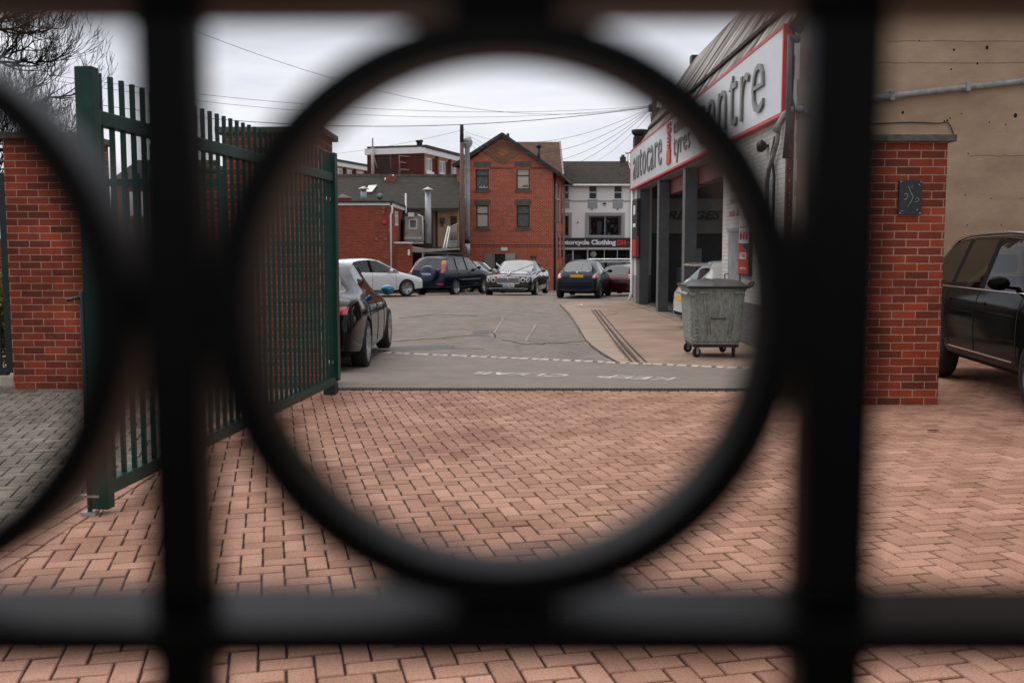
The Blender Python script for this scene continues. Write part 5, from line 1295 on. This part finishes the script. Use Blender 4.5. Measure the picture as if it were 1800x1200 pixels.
for m__, b in groups.values(): b.build('display_goods', m__, sb)
MB().box(xa + h[0] + .05, YS + .3, -1.05 + h[1] + .02, xa + h[0] + .55, YS + .32, -1.05 + h[1] + .13).build('red_notice', redpaint, sb)
# mannequin-like hanging jackets: plain stands
MB().box(xa + h[0] + .62, YS + .3, -1.05 + h[1] + .1, xa + h[0] + .95, YS + .5, -1.05 + h[3] - .35, bev=.05).build('display_stand', cols[0], sb)
MB().box(xa + h[0] + 1.1, YS + .3, -1.05 + h[1] + .1, xa + h[0] + 1.3, YS + .5, -1.05 + h[3] - .45, bev=.06).build('display_jacket', cols[1], sb)
MB().box(xa + h[0] + .05, YS + .22, -1.05 + h[1], xa + h[0] + .2, YS + .27, -1.05 + h[3]).box(xa + h[2] - .2, YS + .22, -1.05 + h[1], xa + h[2] - .03, YS + .27, -1.05 + h[3]).build('curtain', curtain, sb)
# shopfront
h = shp[0]; b = MB()
for k in (985, 1006, 1032, 1062, 1085, 1107): u = sv(k, 450)[0]; b.box(xa + u, YS + .1, -1.03, xa + u + (.09 if k in (1006, 1032, 1107) else .04), YS + .18, -1.05 + h[3])
f = b.box(xa + h[0], YS + .1, -1.03, xa + h[2], YS + .16, -.5).build('shopfront_frame', mat('white_frame', (.55, .55, .54), .5), sb)
MB().box(xa + h[0], YS + .13, -.5, xa + h[2], YS + .14, -1.05 + h[3]).build('shop_window', glass('shopfront_glass', (.5, .5, .5), .5, refl=.02), f)
MB().box(xa + h[0], YS + 1.6, -1.0, xa + h[2], YS + 1.65, 3).build('shop_interior', inside, sb)
groups = {}
for i in range(60):
    m__ = rng.choice(cols[:1] + cols[3:5] * 2); u = rng.uniform(h[0] + .6, h[2] - .3); v = rng.uniform(.3, 2.4); groups.setdefault(m__.name, (m__, MB()))[1].box(xa + u, YS + .8 + rng.random() * .4, -1.05 + v, xa + u + rng.uniform(.05, .2), YS + 1.3, -1.05 + v + rng.uniform(.05, .18))
for m__, b in groups.values(): b.build('shop_goods', m__, sb)
b = MB(); p = P(1043, 447, YS); 
b.lathe([(0, 0), (.22, 0), (.22, .01), (0, .012)], 16, Matrix.Translation((p.x, YS + .12, p.z)) @ Matrix.Rotation(R(90), 4, 'X')); b.build('window_sticker', greyr, sb)
fa = empty('shop_fascia', (xa + 2, YS - .2, 1.8), 'black shop fascia with white words Motorcycle Clothing and red letters', 'sign')
a = P(983, 434.5, YS - .2); b_ = P(1113, 418, YS - .2)
MB().box(a.x - .6, YS - .22, a.z, b_.x, YS - .003, b_.z, bev=.01).build('board', mat('fascia_black', (.012, .012, .013), .4), fa)
MB().box(a.x - .6, YS - .12, a.z - .14, b_.x - .1, YS - .01, a.z - .01).build('fascia_ledge', white_m, fa)
t0 = P(979, 431, YS - .22); t1 = P(1082.5, 421.5, YS - .22)
text("Motorcycle Clothing", t1.x - t0.x, (t1.z - t0.z) * 1.18, frameM((t0.x, YS - .224, t0.z - .06), (1, 0, 0), (0, 0, 1)), 'letters', mat('sign_letters_white', (.8, .8, .8), .4), fa, ext=.01, bold=.045)
t0 = P(1085, 431, YS - .22); t1 = P(1100, 422, YS - .22)
text("DH", t1.x - t0.x, t1.z - t0.z, frameM((t0.x, YS - .224, t0.z), (1, 0, 0), (0, 0, 1)), 'red_letters', mat('sign_letters_red', (.65, .03, .03), .4), fa, ext=.01, bold=.05)
MB().box(t1.x + .05, YS - .23, (t0.z + t1.z) / 2 - .03, t1.x + .42, YS - .222, (t0.z + t1.z) / 2 + .03).build('red_dash', redpaint, fa)
zr = P(1000, 283.5, YS + 4).z
MB().prism([(xa, YS - .35, ze - .1), (xa, YS + 4, zr), (xa, YS + 8.3, ze - .1), (xa, YS + 8.3, ze - .25), (xa, YS + 4, zr - .15), (xa, YS - .35, ze - .25)], (xb - xa + .1, 0, 0)).build('roof', slate, sb)
MB().prism([(xb - .3, YS, ze), (xb - .3, YS + 8, ze), (xb - .3, YS + 4, zr - .1)], (.25, 0, 0)).build('gable_wall', wr, sb)
MB().tube([(xa, YS - .4, ze - .16), (xb + .1, YS - .4, ze - .16)], .07, 8).build('gutter', white_m, sb)
MB().tube([(xb - .1, YS - .1, ze - .2), (xb - .1, YS - .1, -1)], .05, 8).build('downpipe', white_m, sb)
p = P(1095, 281, YS + 4); MB().box(p.x - .2, YS + 3.8, zr - .2, p.x + .2, YS + 4.2, zr + .3).tube([(p.x, YS + 4, zr + .2), (p.x, YS + 4, zr + .45)], .12, 8).build('chimney', mat('chimney_dark', (.07, .045, .035), .9), sb)
for px, py in ((1063, 358),): p = P(px, py, YS - .1); MB().box(p.x - .12, YS - .14, p.z - .05, p.x + .1, YS - .003, p.z + .05).build('wall_light', blackm, sb)
for i, (px, py) in enumerate(((1041, 368), (1086, 368), (1016, 391))): p = P(px, py, YS - .1); MB().box(p.x - .04, YS - .1, p.z - .04, p.x + .04, YS - .003, p.z + .04).build('wall_fixing', blackm, sb)
# dark brick chimney and bracket at the far end of the garage
q = P(1125, 250, 37); ch_ = empty('chimney_stack', (q.x, 37, 4), 'dark brick chimney stack with flared pot beyond the garage end', 'chimney')
z0, z1 = P(1125, 300, 37).z, P(1125, 240, 37).z
MB().box(q.x - .22, 36.8, -.3, q.x + .25, 37.3, z1).build('stack', mat('sooty_brick', (.05, .03, .025), .95, var=.4, vscale=8), ch_)
MB().lathe([(.2, 0), (.3, .12), (.32, .2), (.3, .24), (0, .24)], 14, Matrix.Translation((q.x, 37.05, z1))).build('pot', mat('black_pot', (.02, .018, .017), .7), ch_)
MB().tube([(q.x - .2, 37, z1 - .5), (q.x - .45, 36.9, z1 - .6), (q.x - .45, 36.9, z1 - .9), (q.x - .3, 36.9, z1 - 1.2)], .018, 6).tube([(q.x - .55, 36.9, z1 - .62), (q.x - .25, 36.9, z1 - .58)], .03, 6).build('bracket', steel, ch_)
am = empty('aerial', (q.x - .6, 36.7, z1 - 1.4), 'thin wire television aerial ring beside the dark chimney stack', 'aerial')
MB().tube([Vector((q.x - .62 + .22 * math.cos(a_ * .45), 36.7, z1 - 1.25 + .2 * math.sin(a_ * .45))) for a_ in range(14)], .01, 5, closed=True).tube([(q.x - .4, 36.7, z1 - 1.25), (q.x, 36.8, z1 - 1.1)], .012, 5).build('loop', blackm, am)

# --- low red brick flat roofed building, left
YB = 50.0; xc = P(687, 430, YB).x; ztop = P(640, 361, YB).z
lb = empty('low_brick_building', (xc - 4, YB + 3, -1), 'low flat roofed red brick building with white fascia behind the parked cars', 'building')
b = MB(); b.wall((xc - 10, YB, -.9), (1, 0, 0), 10, ztop + .9, [], (0, -1, 0), .3); 
p0 = P(694.5, 394, YB + 2); 
y1 = 55.6; sidehole = (1.9, P(700, 396, YB + 2).z + .9, 3.6, P(700, 370, YB + 2).z + .9)
b.wall((xc, YB + .001, -.9), (0, 1, 0), y1 - YB, ztop + .9, [sidehole], (1, 0, 0), .25)
b.build('wall', fbrick2, lb)
window(lb, (xc, YB + .001, -.9), (0, 1, 0), (1, 0, 0), *sidehole, white_m, curtain, .02, bars=(.65,), t=.09)
MB().box(xc - 10, YB - .08, ztop - .0, xc + .1, YB - .003, ztop + .12).box(xc + .003, YB - .08, ztop - .05, xc + .12, y1, ztop + .16).build('fascia', white_m, lb)
MB().box(xc - 10, YB - .15, ztop + .122, xc + .18, y1 + .2, ztop + .22).build('flat_roof', mat('roof_felt', (.035, .033, .032), .9), lb)
MB().tube([(xc + .1, YB - .1, ztop - .05), (xc + .1, YB - .1, ztop - .3), (xc + .02, YB - .1, ztop - .5), (xc + .02, YB - .1, .3)], .045, 8).build('downpipe', white_m, lb); MB().tube([(xc + .18, y1, ztop + .9), (xc + .18, y1, ztop - .2), (xc + .1, y1 - .2, ztop - .4), (xc + .1, y1 - .2, .6)], .05, 8).build('downpipe', white_m, lb)
p = P(676, 391, YB - .05); MB().lathe([(0, 0), (.12, 0), (.13, .06), (.06, .1), (0, .1)], 14, Matrix.Translation((p.x, YB - .003, p.z)) @ Matrix.Rotation(R(90), 4, 'X')).build('alarm_bell', redpaint, lb)
m_ = MB()
for (px, py) in ((674, 365), (674, 373), (685, 405), (662, 420), (678, 420)): p = P(px, py, YB); m_.box(p.x - .06, YB - .07, p.z - .08, p.x + .06, YB - .003, p.z + .08)
m_.build('wall_fitting', mat('pinkish_fitting', (.25, .12, .09), .7), lb)
# lower wall with white ledge to the right, gate light
a = P(690, 428, YB + .4); b_ = P(724, 428, YB + .4)
lw = empty('yard_wall', (a.x + .5, YB + .4, -.8), 'low red brick yard wall with pale ledge under the white porch', 'wall')
MB().box(xc + .14, YB + .3, -.9, b_.x, YB + .6, a.z).build('brickwork', fbrick2, lw); MB().box(xc + .14, YB + .2, a.z, b_.x + .02, YB + .65, a.z + .08).build('ledge', white_m, lw)
p = P(718, 443, YB); MB().box(p.x - .05, YB + .15, p.z - .16, p.x + .05, YB + .297, p.z + .12).build('wall_light', white_m, lw)
# roof top vents and dish on the flat roof
def flue(name, px, pyb, pyt, Y, r, label, capf=True, m=None):
    a = P(px, pyb, Y); z1 = P(px, pyt, Y).z; t = empty(name, a, label, 'flue'); MB().lathe([(r, a.z), (r, z1)], 18, Matrix.Translation((a.x, Y, 0))).build('duct', m or duct, t)
    if capf: MB().lathe([(r * 1.8, z1 + .02), (r * 1.85, z1 + .05), (.02, z1 + r * 1.1)], 18, Matrix.Translation((a.x, Y, 0))).lathe([(r * .3, z1 - .02), (r * .3, z1 + .05)], 8, Matrix.Translation((a.x, Y, 0))).build('cap', mat('cone_metal', (.5, .47, .45), .4, .4, var=.2), t)
    return t
t = flue('roof_vent', 639.5, 357, 333.5, 52, .155, 'short square grey roof vent with rusty cone cap on flat roof')
flue('extract_flue', 753, 428, 335, 53.2, .165, 'grey metal extract flue with cone cap rising before the slate roof')
dp = P(664, 357, 51); ds = empty('satellite_dish', dp, 'small grey satellite dish on the flat roof', 'dish')
zc = P(666, 346, 51).z
MB().lathe([(0, .0), (.12, .02), (.19, .06)], 16, Matrix.Translation((dp.x + .12, 51, zc)) @ Matrix.Rotation(R(70), 4, 'X')).build('dish', mat('dish_grey', (.11, .12, .11), .6), ds)
MB().tube([(dp.x, 51.05, ztop + .2), (dp.x, 51.05, zc)], .03, 6).build('mast', steel, ds)
p = P(606, 353, 51.5); t = empty('roof_turret', (p.x, 51.5, ztop), 'small red roof box with pale pitched cap on the flat roof', 'roof box')
MB().box(p.x - .3, 51.3, ztop + .22, p.x + .3, 51.8, P(606, 348, 51.5).z).build('box', mat('dull_red_box', (.22, .03, .03), .7), t); z_ = P(606, 348, 51.5).z; MB().prism([(p.x - .34, 51.25, z_), (p.x + .34, 51.25, z_), (p.x - .12, 51.25, z_ + .2)], (0, .6, 0)).build('cap', mat('cone_metal2', (.4, .35, .33), .6), t)

# --- slate roofed building behind
YR = 56.2; xl_ = P(520, 310, YR).x; xr_ = P(806, 330, YR).x
sr = empty('slate_roofed_building', (-7, 60, -1), 'cream rendered building with a large mossy slate roof', 'building')
zE = P(780, 366, YR).z; zR_ = P(700, 309, YR + 6).z
MB().prism([(xl_, YR - .3, zE - .0), (xl_, YR + 6, zR_), (xl_, YR + 12, zE), (xl_, YR + 12, zE - .15), (xl_, YR + 6, zR_ - .15), (xl_, YR - .3, zE - .15)], (xr_ - xl_, 0, 0)).build('roof', slate, sr)
m_ = MB(); x = xl_
while x < xr_ - .3: m_.box(x + .01, YR + 5.85, zR_ - .06, x + .42, YR + 6.15, zR_ + .08 + random.uniform(0, .02)); x += .44
m_.build('ridge_tiles', mat('ridge_clay', (.14, .10, .08), .9, var=.3, vscale=3), sr)
# lower catslide portion in the middle
a = P(700, 384, 54.6); b_ = P(750, 384, 54.6)
MB().prism([(a.x, 54.6, P(720, 387, 54.6).z), (a.x, YR + .3, zE + .12), (a.x, YR + .3, zE - .02), (a.x, 54.6, P(720, 387, 54.6).z - .12)], (b_.x - a.x, 0, 0)).build('lower_roof', slate, sr)
MB().wall((xl_, YR, -.95), (1, 0, 0), xr_ - xl_, zE + .85, [], (0, -1, 0), .3).build('wall', cream, sr)
MB().box(xl_, YR - .42, zE - .16, xr_, YR - .3, zE - .02).build('gutter', mat('brown_gutter', (.035, .02, .015), .6), sr)
MB().box(P(742, 400, YR).x, YR - .8, -.9, P(762, 400, YR).x, YR - .003, P(750, 372, YR).z).build('dark_recess_wall', mat('sooty_wall', (.035, .028, .022), .95, col2=(.09, .06, .04), vscale=2), sr)
p = P(767.5, 400, YR - .1); MB().tube([(p.x, YR - .08, zE - .2), (p.x, YR - .08, -.4)], .055, 8).build('downpipe', mat('brown_pipe', (.03, .015, .01), .5), sr)
p = P(777, 388, YR - .1); m_ = MB().box(p.x - .12, YR - .16, p.z - .12, p.x + .14, YR - .003, p.z + .16, bev=.02); m_.box(p.x - .05, YR - .1, p.z - .3, p.x + .06, YR - .003, p.z - .13); m_.build('meter_box', mat('meter_dark', (.03, .02, .02), .5), sr)
a = P(792, 432, YR); b_ = P(803, 380, YR); MB().box(a.x, YR - .05, a.z, b_.x, YR - .002, b_.z).build('doorway', mat('doorway_dark', (.05, .02, .015), .8), sr)
# dark roof light and chimney on the slate roof
k_ = (zR_ - zE) / 6.3
def onroof(px, py):
    r = ray(px, py); o = Vector((0, 0, CZ)); n = Vector((0, -k_, 1)); p0 = Vector((0, YR - .3, zE)); return o + r * ((p0 - o).dot(n) / r.dot(n))
q0 = [onroof(*p) + Vector((0, -.02, .05)) for p in ((643, 340), (654, 340), (663, 328), (648, 329))]
MB().prism(q0, (0, -.03, .05)).build('roof_light', mat('rooflight_frame', (.55, .55, .57), .3), sr)
q1 = onroof(686, 318); cs = MB().box(q1.x - .25, q1.y - .2, q1.z - .3, q1.x + .3, q1.y + .3, P(686, 309, q1.y).z); cs.build('chimney_base', mat('orange_clay', (.25, .08, .04), .9), sr)
q2 = [onroof(*p) + Vector((0, -.03, .04)) for p in ((676, 319), (689, 319), (693, 311), (690, 311), (687, 316), (677, 316))]
MB().prism(q2, (0, -.05, .08)).build('lead_flashing', white_m, sr)
# brick chimney in front of the flats
cs = empty('brick_chimney', (P(676, 290, 64).x, 64, 5), 'dark brick chimney stack rising above the slate ridge', 'chimney')
a = P(665, 312, 63); b_ = P(686, 277, 63); m_ = MB().box(a.x, 62.7, a.z - .6, b_.x, 63.5, b_.z); m_.build('stack', mat('dark_stack', (.055, .022, .017), .95, col2=(.025, .015, .012), vscale=3), cs)
a2 = P(674, 312, 62.4); b2_ = P(700, 295, 62.4); MB().box(a2.x, 62.2, a2.z - .6, b2_.x, 62.69, b2_.z - .1).box(b_.x - .25, 62.9, b_.z, b_.x + .0, 63.3, b_.z + .12).build('shoulder', mat('dark_stack2', (.045, .02, .016), .95, var=.3), cs)
# white porch window
pw = empty('white_porch', (P(726, 420, 54).x, 54.2, 0), 'shabby white bay with square window below the slate roof', 'porch')
a = P(712, 424, 54); b_ = P(741, 381, 54); wz = lambda px, py: (P(px, py, 54).x - a.x, P(px, py, 54).z - a.z)
h0_ = wz(718, 403); h1_ = wz(734, 384)
MB().wall((a.x, 54, a.z), (1, 0, 0), b_.x - a.x, b_.z - a.z, [(h0_[0], h0_[1], h1_[0], h1_[1])], (0, -1, 0), .3).box(a.x, 54.3, a.z, b_.x, 55.8, b_.z).build('wall', mat('shabby_white', (.50, .47, .43), .8, col2=(.3, .25, .2), vscale=3), pw)
window(pw, (a.x, 54, a.z), (1, 0, 0), (0, -1, 0), h0_[0], h0_[1], h1_[0], h1_[1], white_m, darkglass, .02, t=.09)
p = P(712, 420, 54); m_ = MB().box(a.x - .02, 53.9, p.z, b_.x, 53.998, p.z + .07).box(a.x - .02, 53.88, p.z - .25, b_.x + .1, 53.998, p.z - .17).tube([(b_.x + .05, 53.95, p.z - .1), (b_.x + .05, 53.95, b_.z), (b_.x - .2, 53.95, b_.z + .1)], .04, 6)
m_.build('gutter', white_m, pw)
a = P(715, 378, 54); MB().box(a.x + .1, 53.7, a.z - .1, a.x + .38, 54.2, a.z + .12).build('small_hood', white_m, pw)
# canopy, steps, ladder
a = P(722, 440, 52); b_ = P(806, 436, 52); cn = empty('canopy', (a.x + 1, 52.5, 1), 'pale sagging canopy edge above the off road car', 'canopy')
MB().prism([(a.x, 51.8, P(722, 433, 52).z), (a.x, 51.8, P(722, 443, 52).z), (P(740, 444, 52).x, 51.8, P(740, 444, 52).z), (b_.x, 51.8, P(806, 438.5, 52).z), (b_.x, 51.8, P(806, 436, 52).z), (P(745, 437, 52).x, 51.8, P(745, 437, 52).z)], (0, 1.2, 0)).build('canopy_edge', mat('canopy_pale', (.38, .33, .27), .8, var=.2, vscale=3), cn)
MB().box(P(742, 444, 52).x, 51.9, -.8, P(742, 444, 52).x + .1, 52.0, P(742, 444, 52).z).build('canopy_post', steel, cn)
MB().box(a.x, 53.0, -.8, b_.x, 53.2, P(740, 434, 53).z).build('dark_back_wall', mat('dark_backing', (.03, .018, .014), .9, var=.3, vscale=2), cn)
st_ = empty('outside_steps', (P(795, 430, 54).x, 54.5, 0), 'metal outside steps with pale railings by the brick building', 'steps')
m_ = MB()
for i in range(6): a = P(786, 437 - i * 2.6, 54.5); b_ = P(803, 437 - i * 2.6, 54.5); m_.box(a.x, 54.2 + i * .25, a.z, b_.x, 54.5 + i * .25, a.z + .05)
m_.build('tread', steel, st_)
m_ = MB(); 
for i in range(8): a = P(789 + i * 1.9, 422, 54.4); b_ = P(789 + i * 1.9, 400 - i * 0.7, 54.4); m_.tube([a, b_], .016, 5)
m_.tube([P(788, 400, 54.4), P(805, 393, 54.4)], .025, 6); m_.build('railing', mat('pale_rail', (.5, .46, .4), .6), st_)
ld = empty('ladder', P(784, 436, 51), 'pale ladder leaning above the off road car roof', 'ladder')
m_ = MB(); a, b_ = P(779, 437, 50.5), P(788, 398, 53); c_, d__ = P(784, 437, 50.5), P(791, 399, 53); m_.tube([a, b_], .035, 6).tube([c_, d__], .03, 6)
m_.build('rail', mat('ladder_metal', (.65, .64, .62), .4, .3), ld); m_ = MB()
for i in range(1, 9): m_.tube([a.lerp(b_, i / 9), c_.lerp(d__, i / 9)], .018, 5)
m_.build('rung', steel, ld)

# --- flats behind
def flats(nm, label, A_, B_, Cn, ztop, rows, wpx, flank=True):
    t = empty(nm, (A_[0], A_[1], -1), label, 'building'); A_ = Vector((*A_, 0)); B_ = Vector((*B_, 0)); Cn = Vector((*Cn, 0))
    U_ = (B_ - A_).normalized(); N_ = Vector((U_.y, -U_.x, 0)); L_ = (B_ - A_).length
    b = MB()
    if flank:
        F = (Cn - A_); FL = F.length; Fu = F.normalized(); b.wall(Cn + Vector((0, 0, -1)), -Fu, FL, ztop + 1, [], Vector((0, -1, 0)), .3); b.build('flank_wall', dkbrick, t)
        MB().wall(Cn + Vector((0, 0, ztop)) + Fu * .2 + Vector((0, -.15, -.35)), -Fu, FL + .2, .5, [], Vector((0, -1, 0)), .4).build('fascia', white_m, t)
    b = MB(); holes_ = []
    for u0, u1 in wpx:
        for z0, z1 in rows: holes_.append((u0, z0 + 1, u1, z1 + 1))
    b.wall(A_ + Vector((0, 0, -1)), U_, L_, ztop + 1, holes_, N_, .3); b.build('front_wall', tanpanel, t)
    for h in holes_: window(t, A_ + Vector((0, 0, -1)), U_, N_, *h, white_m, mat('flat_pane', (.33, .36, .38), .3, col2=(.10, .12, .13), vscale=1.5), .05, vb=(.5,), t=.12)
    M_ = Matrix((U_, N_, Vector((0, 0, 1)))).transposed().to_4x4(); M_.translation = A_
    b = MB(); e_ = [0] + [(wpx[i][1] + wpx[i + 1][0]) / 2 for i in range(len(wpx) - 1)] + [L_]
    for i, u in enumerate(e_):
        b.box(max(0, u - .22), .003, -1, u + .22, .12, ztop, M_)
    for (u0, u1) in wpx:                       # dark brick beside the upper windows
        for z0, z1 in rows[:1]: b.box(u1 + .02, .003, z0, u1 + .85, .05, z1, M_)
    b.build('pier', dkbrick, t)
    b = MB()
    for h in holes_: b.box(h[0] - .1, .003, h[1] - 1.25, h[2] + .1, .1, h[1] - 1.0, M_)
    b.build('sill', white_m, t)
    MB().box(-.2, -.3, ztop - .35, L_, .3, ztop + .1, M_).build('fascia', white_m, t)
    R0 = (Cn - A_) if flank else Vector((-8, 6, 0)); MB().prism([A_ + N_ * .4 + Vector((0, 0, ztop + .101)), B_ + N_ * .4 + Vector((0, 0, ztop + .101)), B_ + R0 + Vector((0, 8, ztop + .101)), A_ + R0 + Vector((0, 0 if flank else 8, ztop + .101))], (0, 0, .25)).build('flat_roof', mat('flat_roof_dark', (.04, .035, .033), .9), t)
    return t
A_ = P(742, 260, 85); Cn = P(645, 261, 86.5); Bq = P(818, 276, 95)
zt = A_.z - .1
f1 = flats('flats_block', 'dark brick block of flats with ochre panels and white windows on the skyline', (A_.x, A_.y), (Bq.x + 4 * .3, Bq.y + 4), (Cn.x, Cn.y), zt, [(zt - 1.75, zt - .6), (zt - 4.2, zt - 3.0)], [(.9, 2.3), (4.1, 5.5), (7.2, 8.6), (10.3, 11.7)])
m_ = MB(); p = P(655, 245, 86); m_.tube([(p.x, 86, P(655, 308, 86).z), (p.x, 86, zt + .2)], .15, 6).build('pale_pipe', mat('pale_pipe2', (.45, .4, .37), .7), f1)
m_ = MB().tube([(p.x, 86, zt), (p.x, 86, P(655, 243, 86).z)], .06, 6).tube([P(656, 272, 85.9), P(663, 296, 85.9)], .07, 5).build('aerial_mast', mat('mast_grey', (.2, .18, .17), .6), f1)
m_ = MB()
for pts in ([(703, 308), (702, 274), (722, 276)], [(703, 298), (720, 299)], [(703, 285), (714, 287)]): m_.tube([P(x_, y_, 85.3) for x_, y_ in pts], .06, 5)
m_.build('waste_pipe', mat('pinkish_pipe', (.28, .18, .16), .8), f1)
m_ = MB()
for px in (733, 738): p = P(px, 256, 86); m_.lathe([(.12, zt + .3), (.12, zt + .75), (.2, zt + .8), (.2, zt + .95), (0, zt + .95)], 8, Matrix.Translation((p.x, 87, 0)))
m_.build('roof_cowl', blackm, f1)
A_ = P(598 - 60, 272, 104); Bq = P(650, 292, 118); zt = P(598, 283, 108).z
flats('flats_block', 'lower ochre panelled flats farther left beyond the slate roof', (A_.x, A_.y), (Bq.x, Bq.y), (A_.x - 3, A_.y), zt, [(zt - 2.0, zt - .55), (zt - 4.6, zt - 3.2)], [(.8, 2.6), (3.5, 5), (6.2, 8), (8.8, 10.2), (11.4, 13.2), (13.9, 15.2)], flank=False)
# houses glimpsed behind the left gate
hh = empty('distant_house', (-17, 46, -1), 'distant brick house with dark tiled roof glimpsed through the left gates', 'house')
a = P(205, 330, 46); b_ = P(330, 330, 46); z_e = P(250, 318, 46).z; z_r = P(250, 283, 50).z
MB().box(a.x, 46, -1, b_.x, 53, z_e).build('wall', fbrick2, hh)
MB().prism([(a.x - .3, 45.6, z_e - .1), (a.x - .3, 49.5, z_r), (a.x - .3, 53.4, z_e - .1)], (b_.x - a.x + .6, 0, 0)).build('roof', slate, hh)
m_ = MB()
for i in range(3): x_ = a.x + .6 + i * 1.1; m_.box(x_, 45.95, z_e - 1.6, x_ + .7, 45.998, z_e - .5)
m_.build('window', white_m, hh)
MB().box(a.x + .5, 49, z_r - .3, a.x + 1.1, 49.6, z_r + .7).build('chimney', dkbrick, hh)
gh = empty('garden_wall', (-12, 24, 0), 'long dark brick garden wall behind the open green gate', 'wall')
MB().box(-16, 24, -.5, -6.2, 24.3, 1.65).build('brickwork', fbrick2, gh); MB().box(-16.05, 23.95, 1.65, -6.15, 24.35, 1.73).build('coping', stone, gh)

# ------------------------------------------------------------------ poles and wires
tp = empty('telegraph_pole', P(814, 440, 55.2), 'tall brown wooden telegraph pole beside the grey flue and brick gable', 'pole')
a = P(814, 219, 55.2); x_ = P(812.5, 400, 55.2).x
MB().lathe([(.145, -1), (.105, P(814, 250, 55.2).z)], 12, Matrix.Translation((x_, 55.2, 0))).build('pole', mat('weathered_pole_wood', (.17, .10, .08), .9, col2=(.10, .06, .05), vscale=4, stretch=(4, 4, .4)), tp)
MB().lathe([(.11, P(814, 250, 55.2).z), (.10, a.z)], 12, Matrix.Translation((x_, 55.2, 0))).build('pole_top', mat('tarred_wood', (.02, .018, .016), .9), tp)
t = empty('tall_flue', P(822, 440, 55.6), 'tall grey metal flue pipe with flared cowl on the brick gable', 'flue')
xf = P(821.5, 350, 55.6).x; zz = lambda py: P(821, py, 55.6).z; TM = Matrix.Translation((xf, 55.6, 0))
MB().lathe([(.145, zz(446)), (.15, zz(428))], 16, TM).lathe([(.15, zz(416)), (.145, zz(340)), (.14, zz(262)), (.30, zz(253)), (.31, zz(251))], 16, TM).build('duct', duct, t)
MB().lathe([(.155, zz(428)), (.155, zz(416.5))], 16, TM).build('collar', blackm, t)
MB().lathe([(.31, zz(250.8)), (.2, zz(241)), (.02, zz(240))], 16, TM).build('cowl', mat('cowl_metal', (.5, .5, .48), .4, .5, var=.3), t)
m_ = MB()
for py in (280, 296, 318, 348): m_.lathe([(.153, zz(py)), (.16, zz(py)), (.16, zz(py - 1.2)), (.153, zz(py - 1.2))], 16, TM)
m_.build('clamp', steel, t)
YP = 38.5; t = empty('telegraph_pole', P(1151, 300, YP), 'wooden telegraph pole with dark boxes rising behind the garage roof', 'pole')
a = P(1150.5, 173, YP); MB().lathe([(.13, -.4), (.10, a.z)], 12, Matrix.Translation((a.x, YP, 0))).build('pole', mat('green_brown_pole', (.10, .085, .055), .9, var=.3, vscale=6), t)
b = MB(); z_ = P(1150, 190, YP).z; b.box(a.x - .21, YP - .15, z_ - .15, a.x - .1, YP + .1, z_ + .13, bev=.02).box(a.x + .1, YP - .15, z_ - .3, a.x + .2, YP + .1, z_ + .02, bev=.02).tube([(a.x - .15, YP - .1, z_ - .2), (a.x - .1, YP - .1, z_ - .7)], .02, 5); b.build('junction_box', mat('junction_dark', (.02, .02, .018), .6), t)
top = P(1143, 186, YP)
def wire(p, q, sag, label, r=.006):
    n = 22; b = MB(); p = Vector(p); q = Vector(q)
    pts = [p.lerp(q, i / n) - Vector((0, 0, sag * 4 * (i / n) * (1 - i / n))) for i in range(n + 1)]
    o = b.tube(pts, r, 5).build('overhead_wire', mat('wire_black', (.02, .02, .022), .6), None, org=p); tag(o, label, 'wire', 'overhead telephone wires')
wire(top, P(240, 12, 24), 1.15, 'topmost telephone wire slanting down from upper left to the right pole')
wire(top, P(60, 128, 26), .55, 'upper of the near level telephone wires crossing the whole sky')
wire(top + Vector((0, 0, -.03)), P(60, 136, 28), .7, 'middle of the near level telephone wires crossing the whole sky')
wire(top + Vector((0, 0, -.06)), P(100, 172, 40), .9, 'lowest of the near level telephone wires crossing the whole sky', .013)
g0 = P(818, 232, 55.2)
for k, (sag, dz) in enumerate(((.9, 0), (1.35, -.1), (1.75, -.2), (2.1, -.38))): wire(top + Vector((0, 0, -.08 - .02 * k)), g0 + Vector((0, 0, dz)), sag, ('highest', 'second highest', 'second lowest', 'lowest')[k] + ' of four sagging wires fanning from right pole to left pole', .008)
wire(top + Vector((.0, 0, -.3)), P(1050, 283, 66), .2, 'thin wire dropping steeply from the right pole to the white shop roof', .007)
wire(P(817, 228, 55.2), P(560, 273, 80), .2, 'faint wire running left from the left telegraph pole above the flats', .009)

# ------------------------------------------------------------------ tidy
for o in bpy.data.objects:
    if '_w' in o: del o['_w']
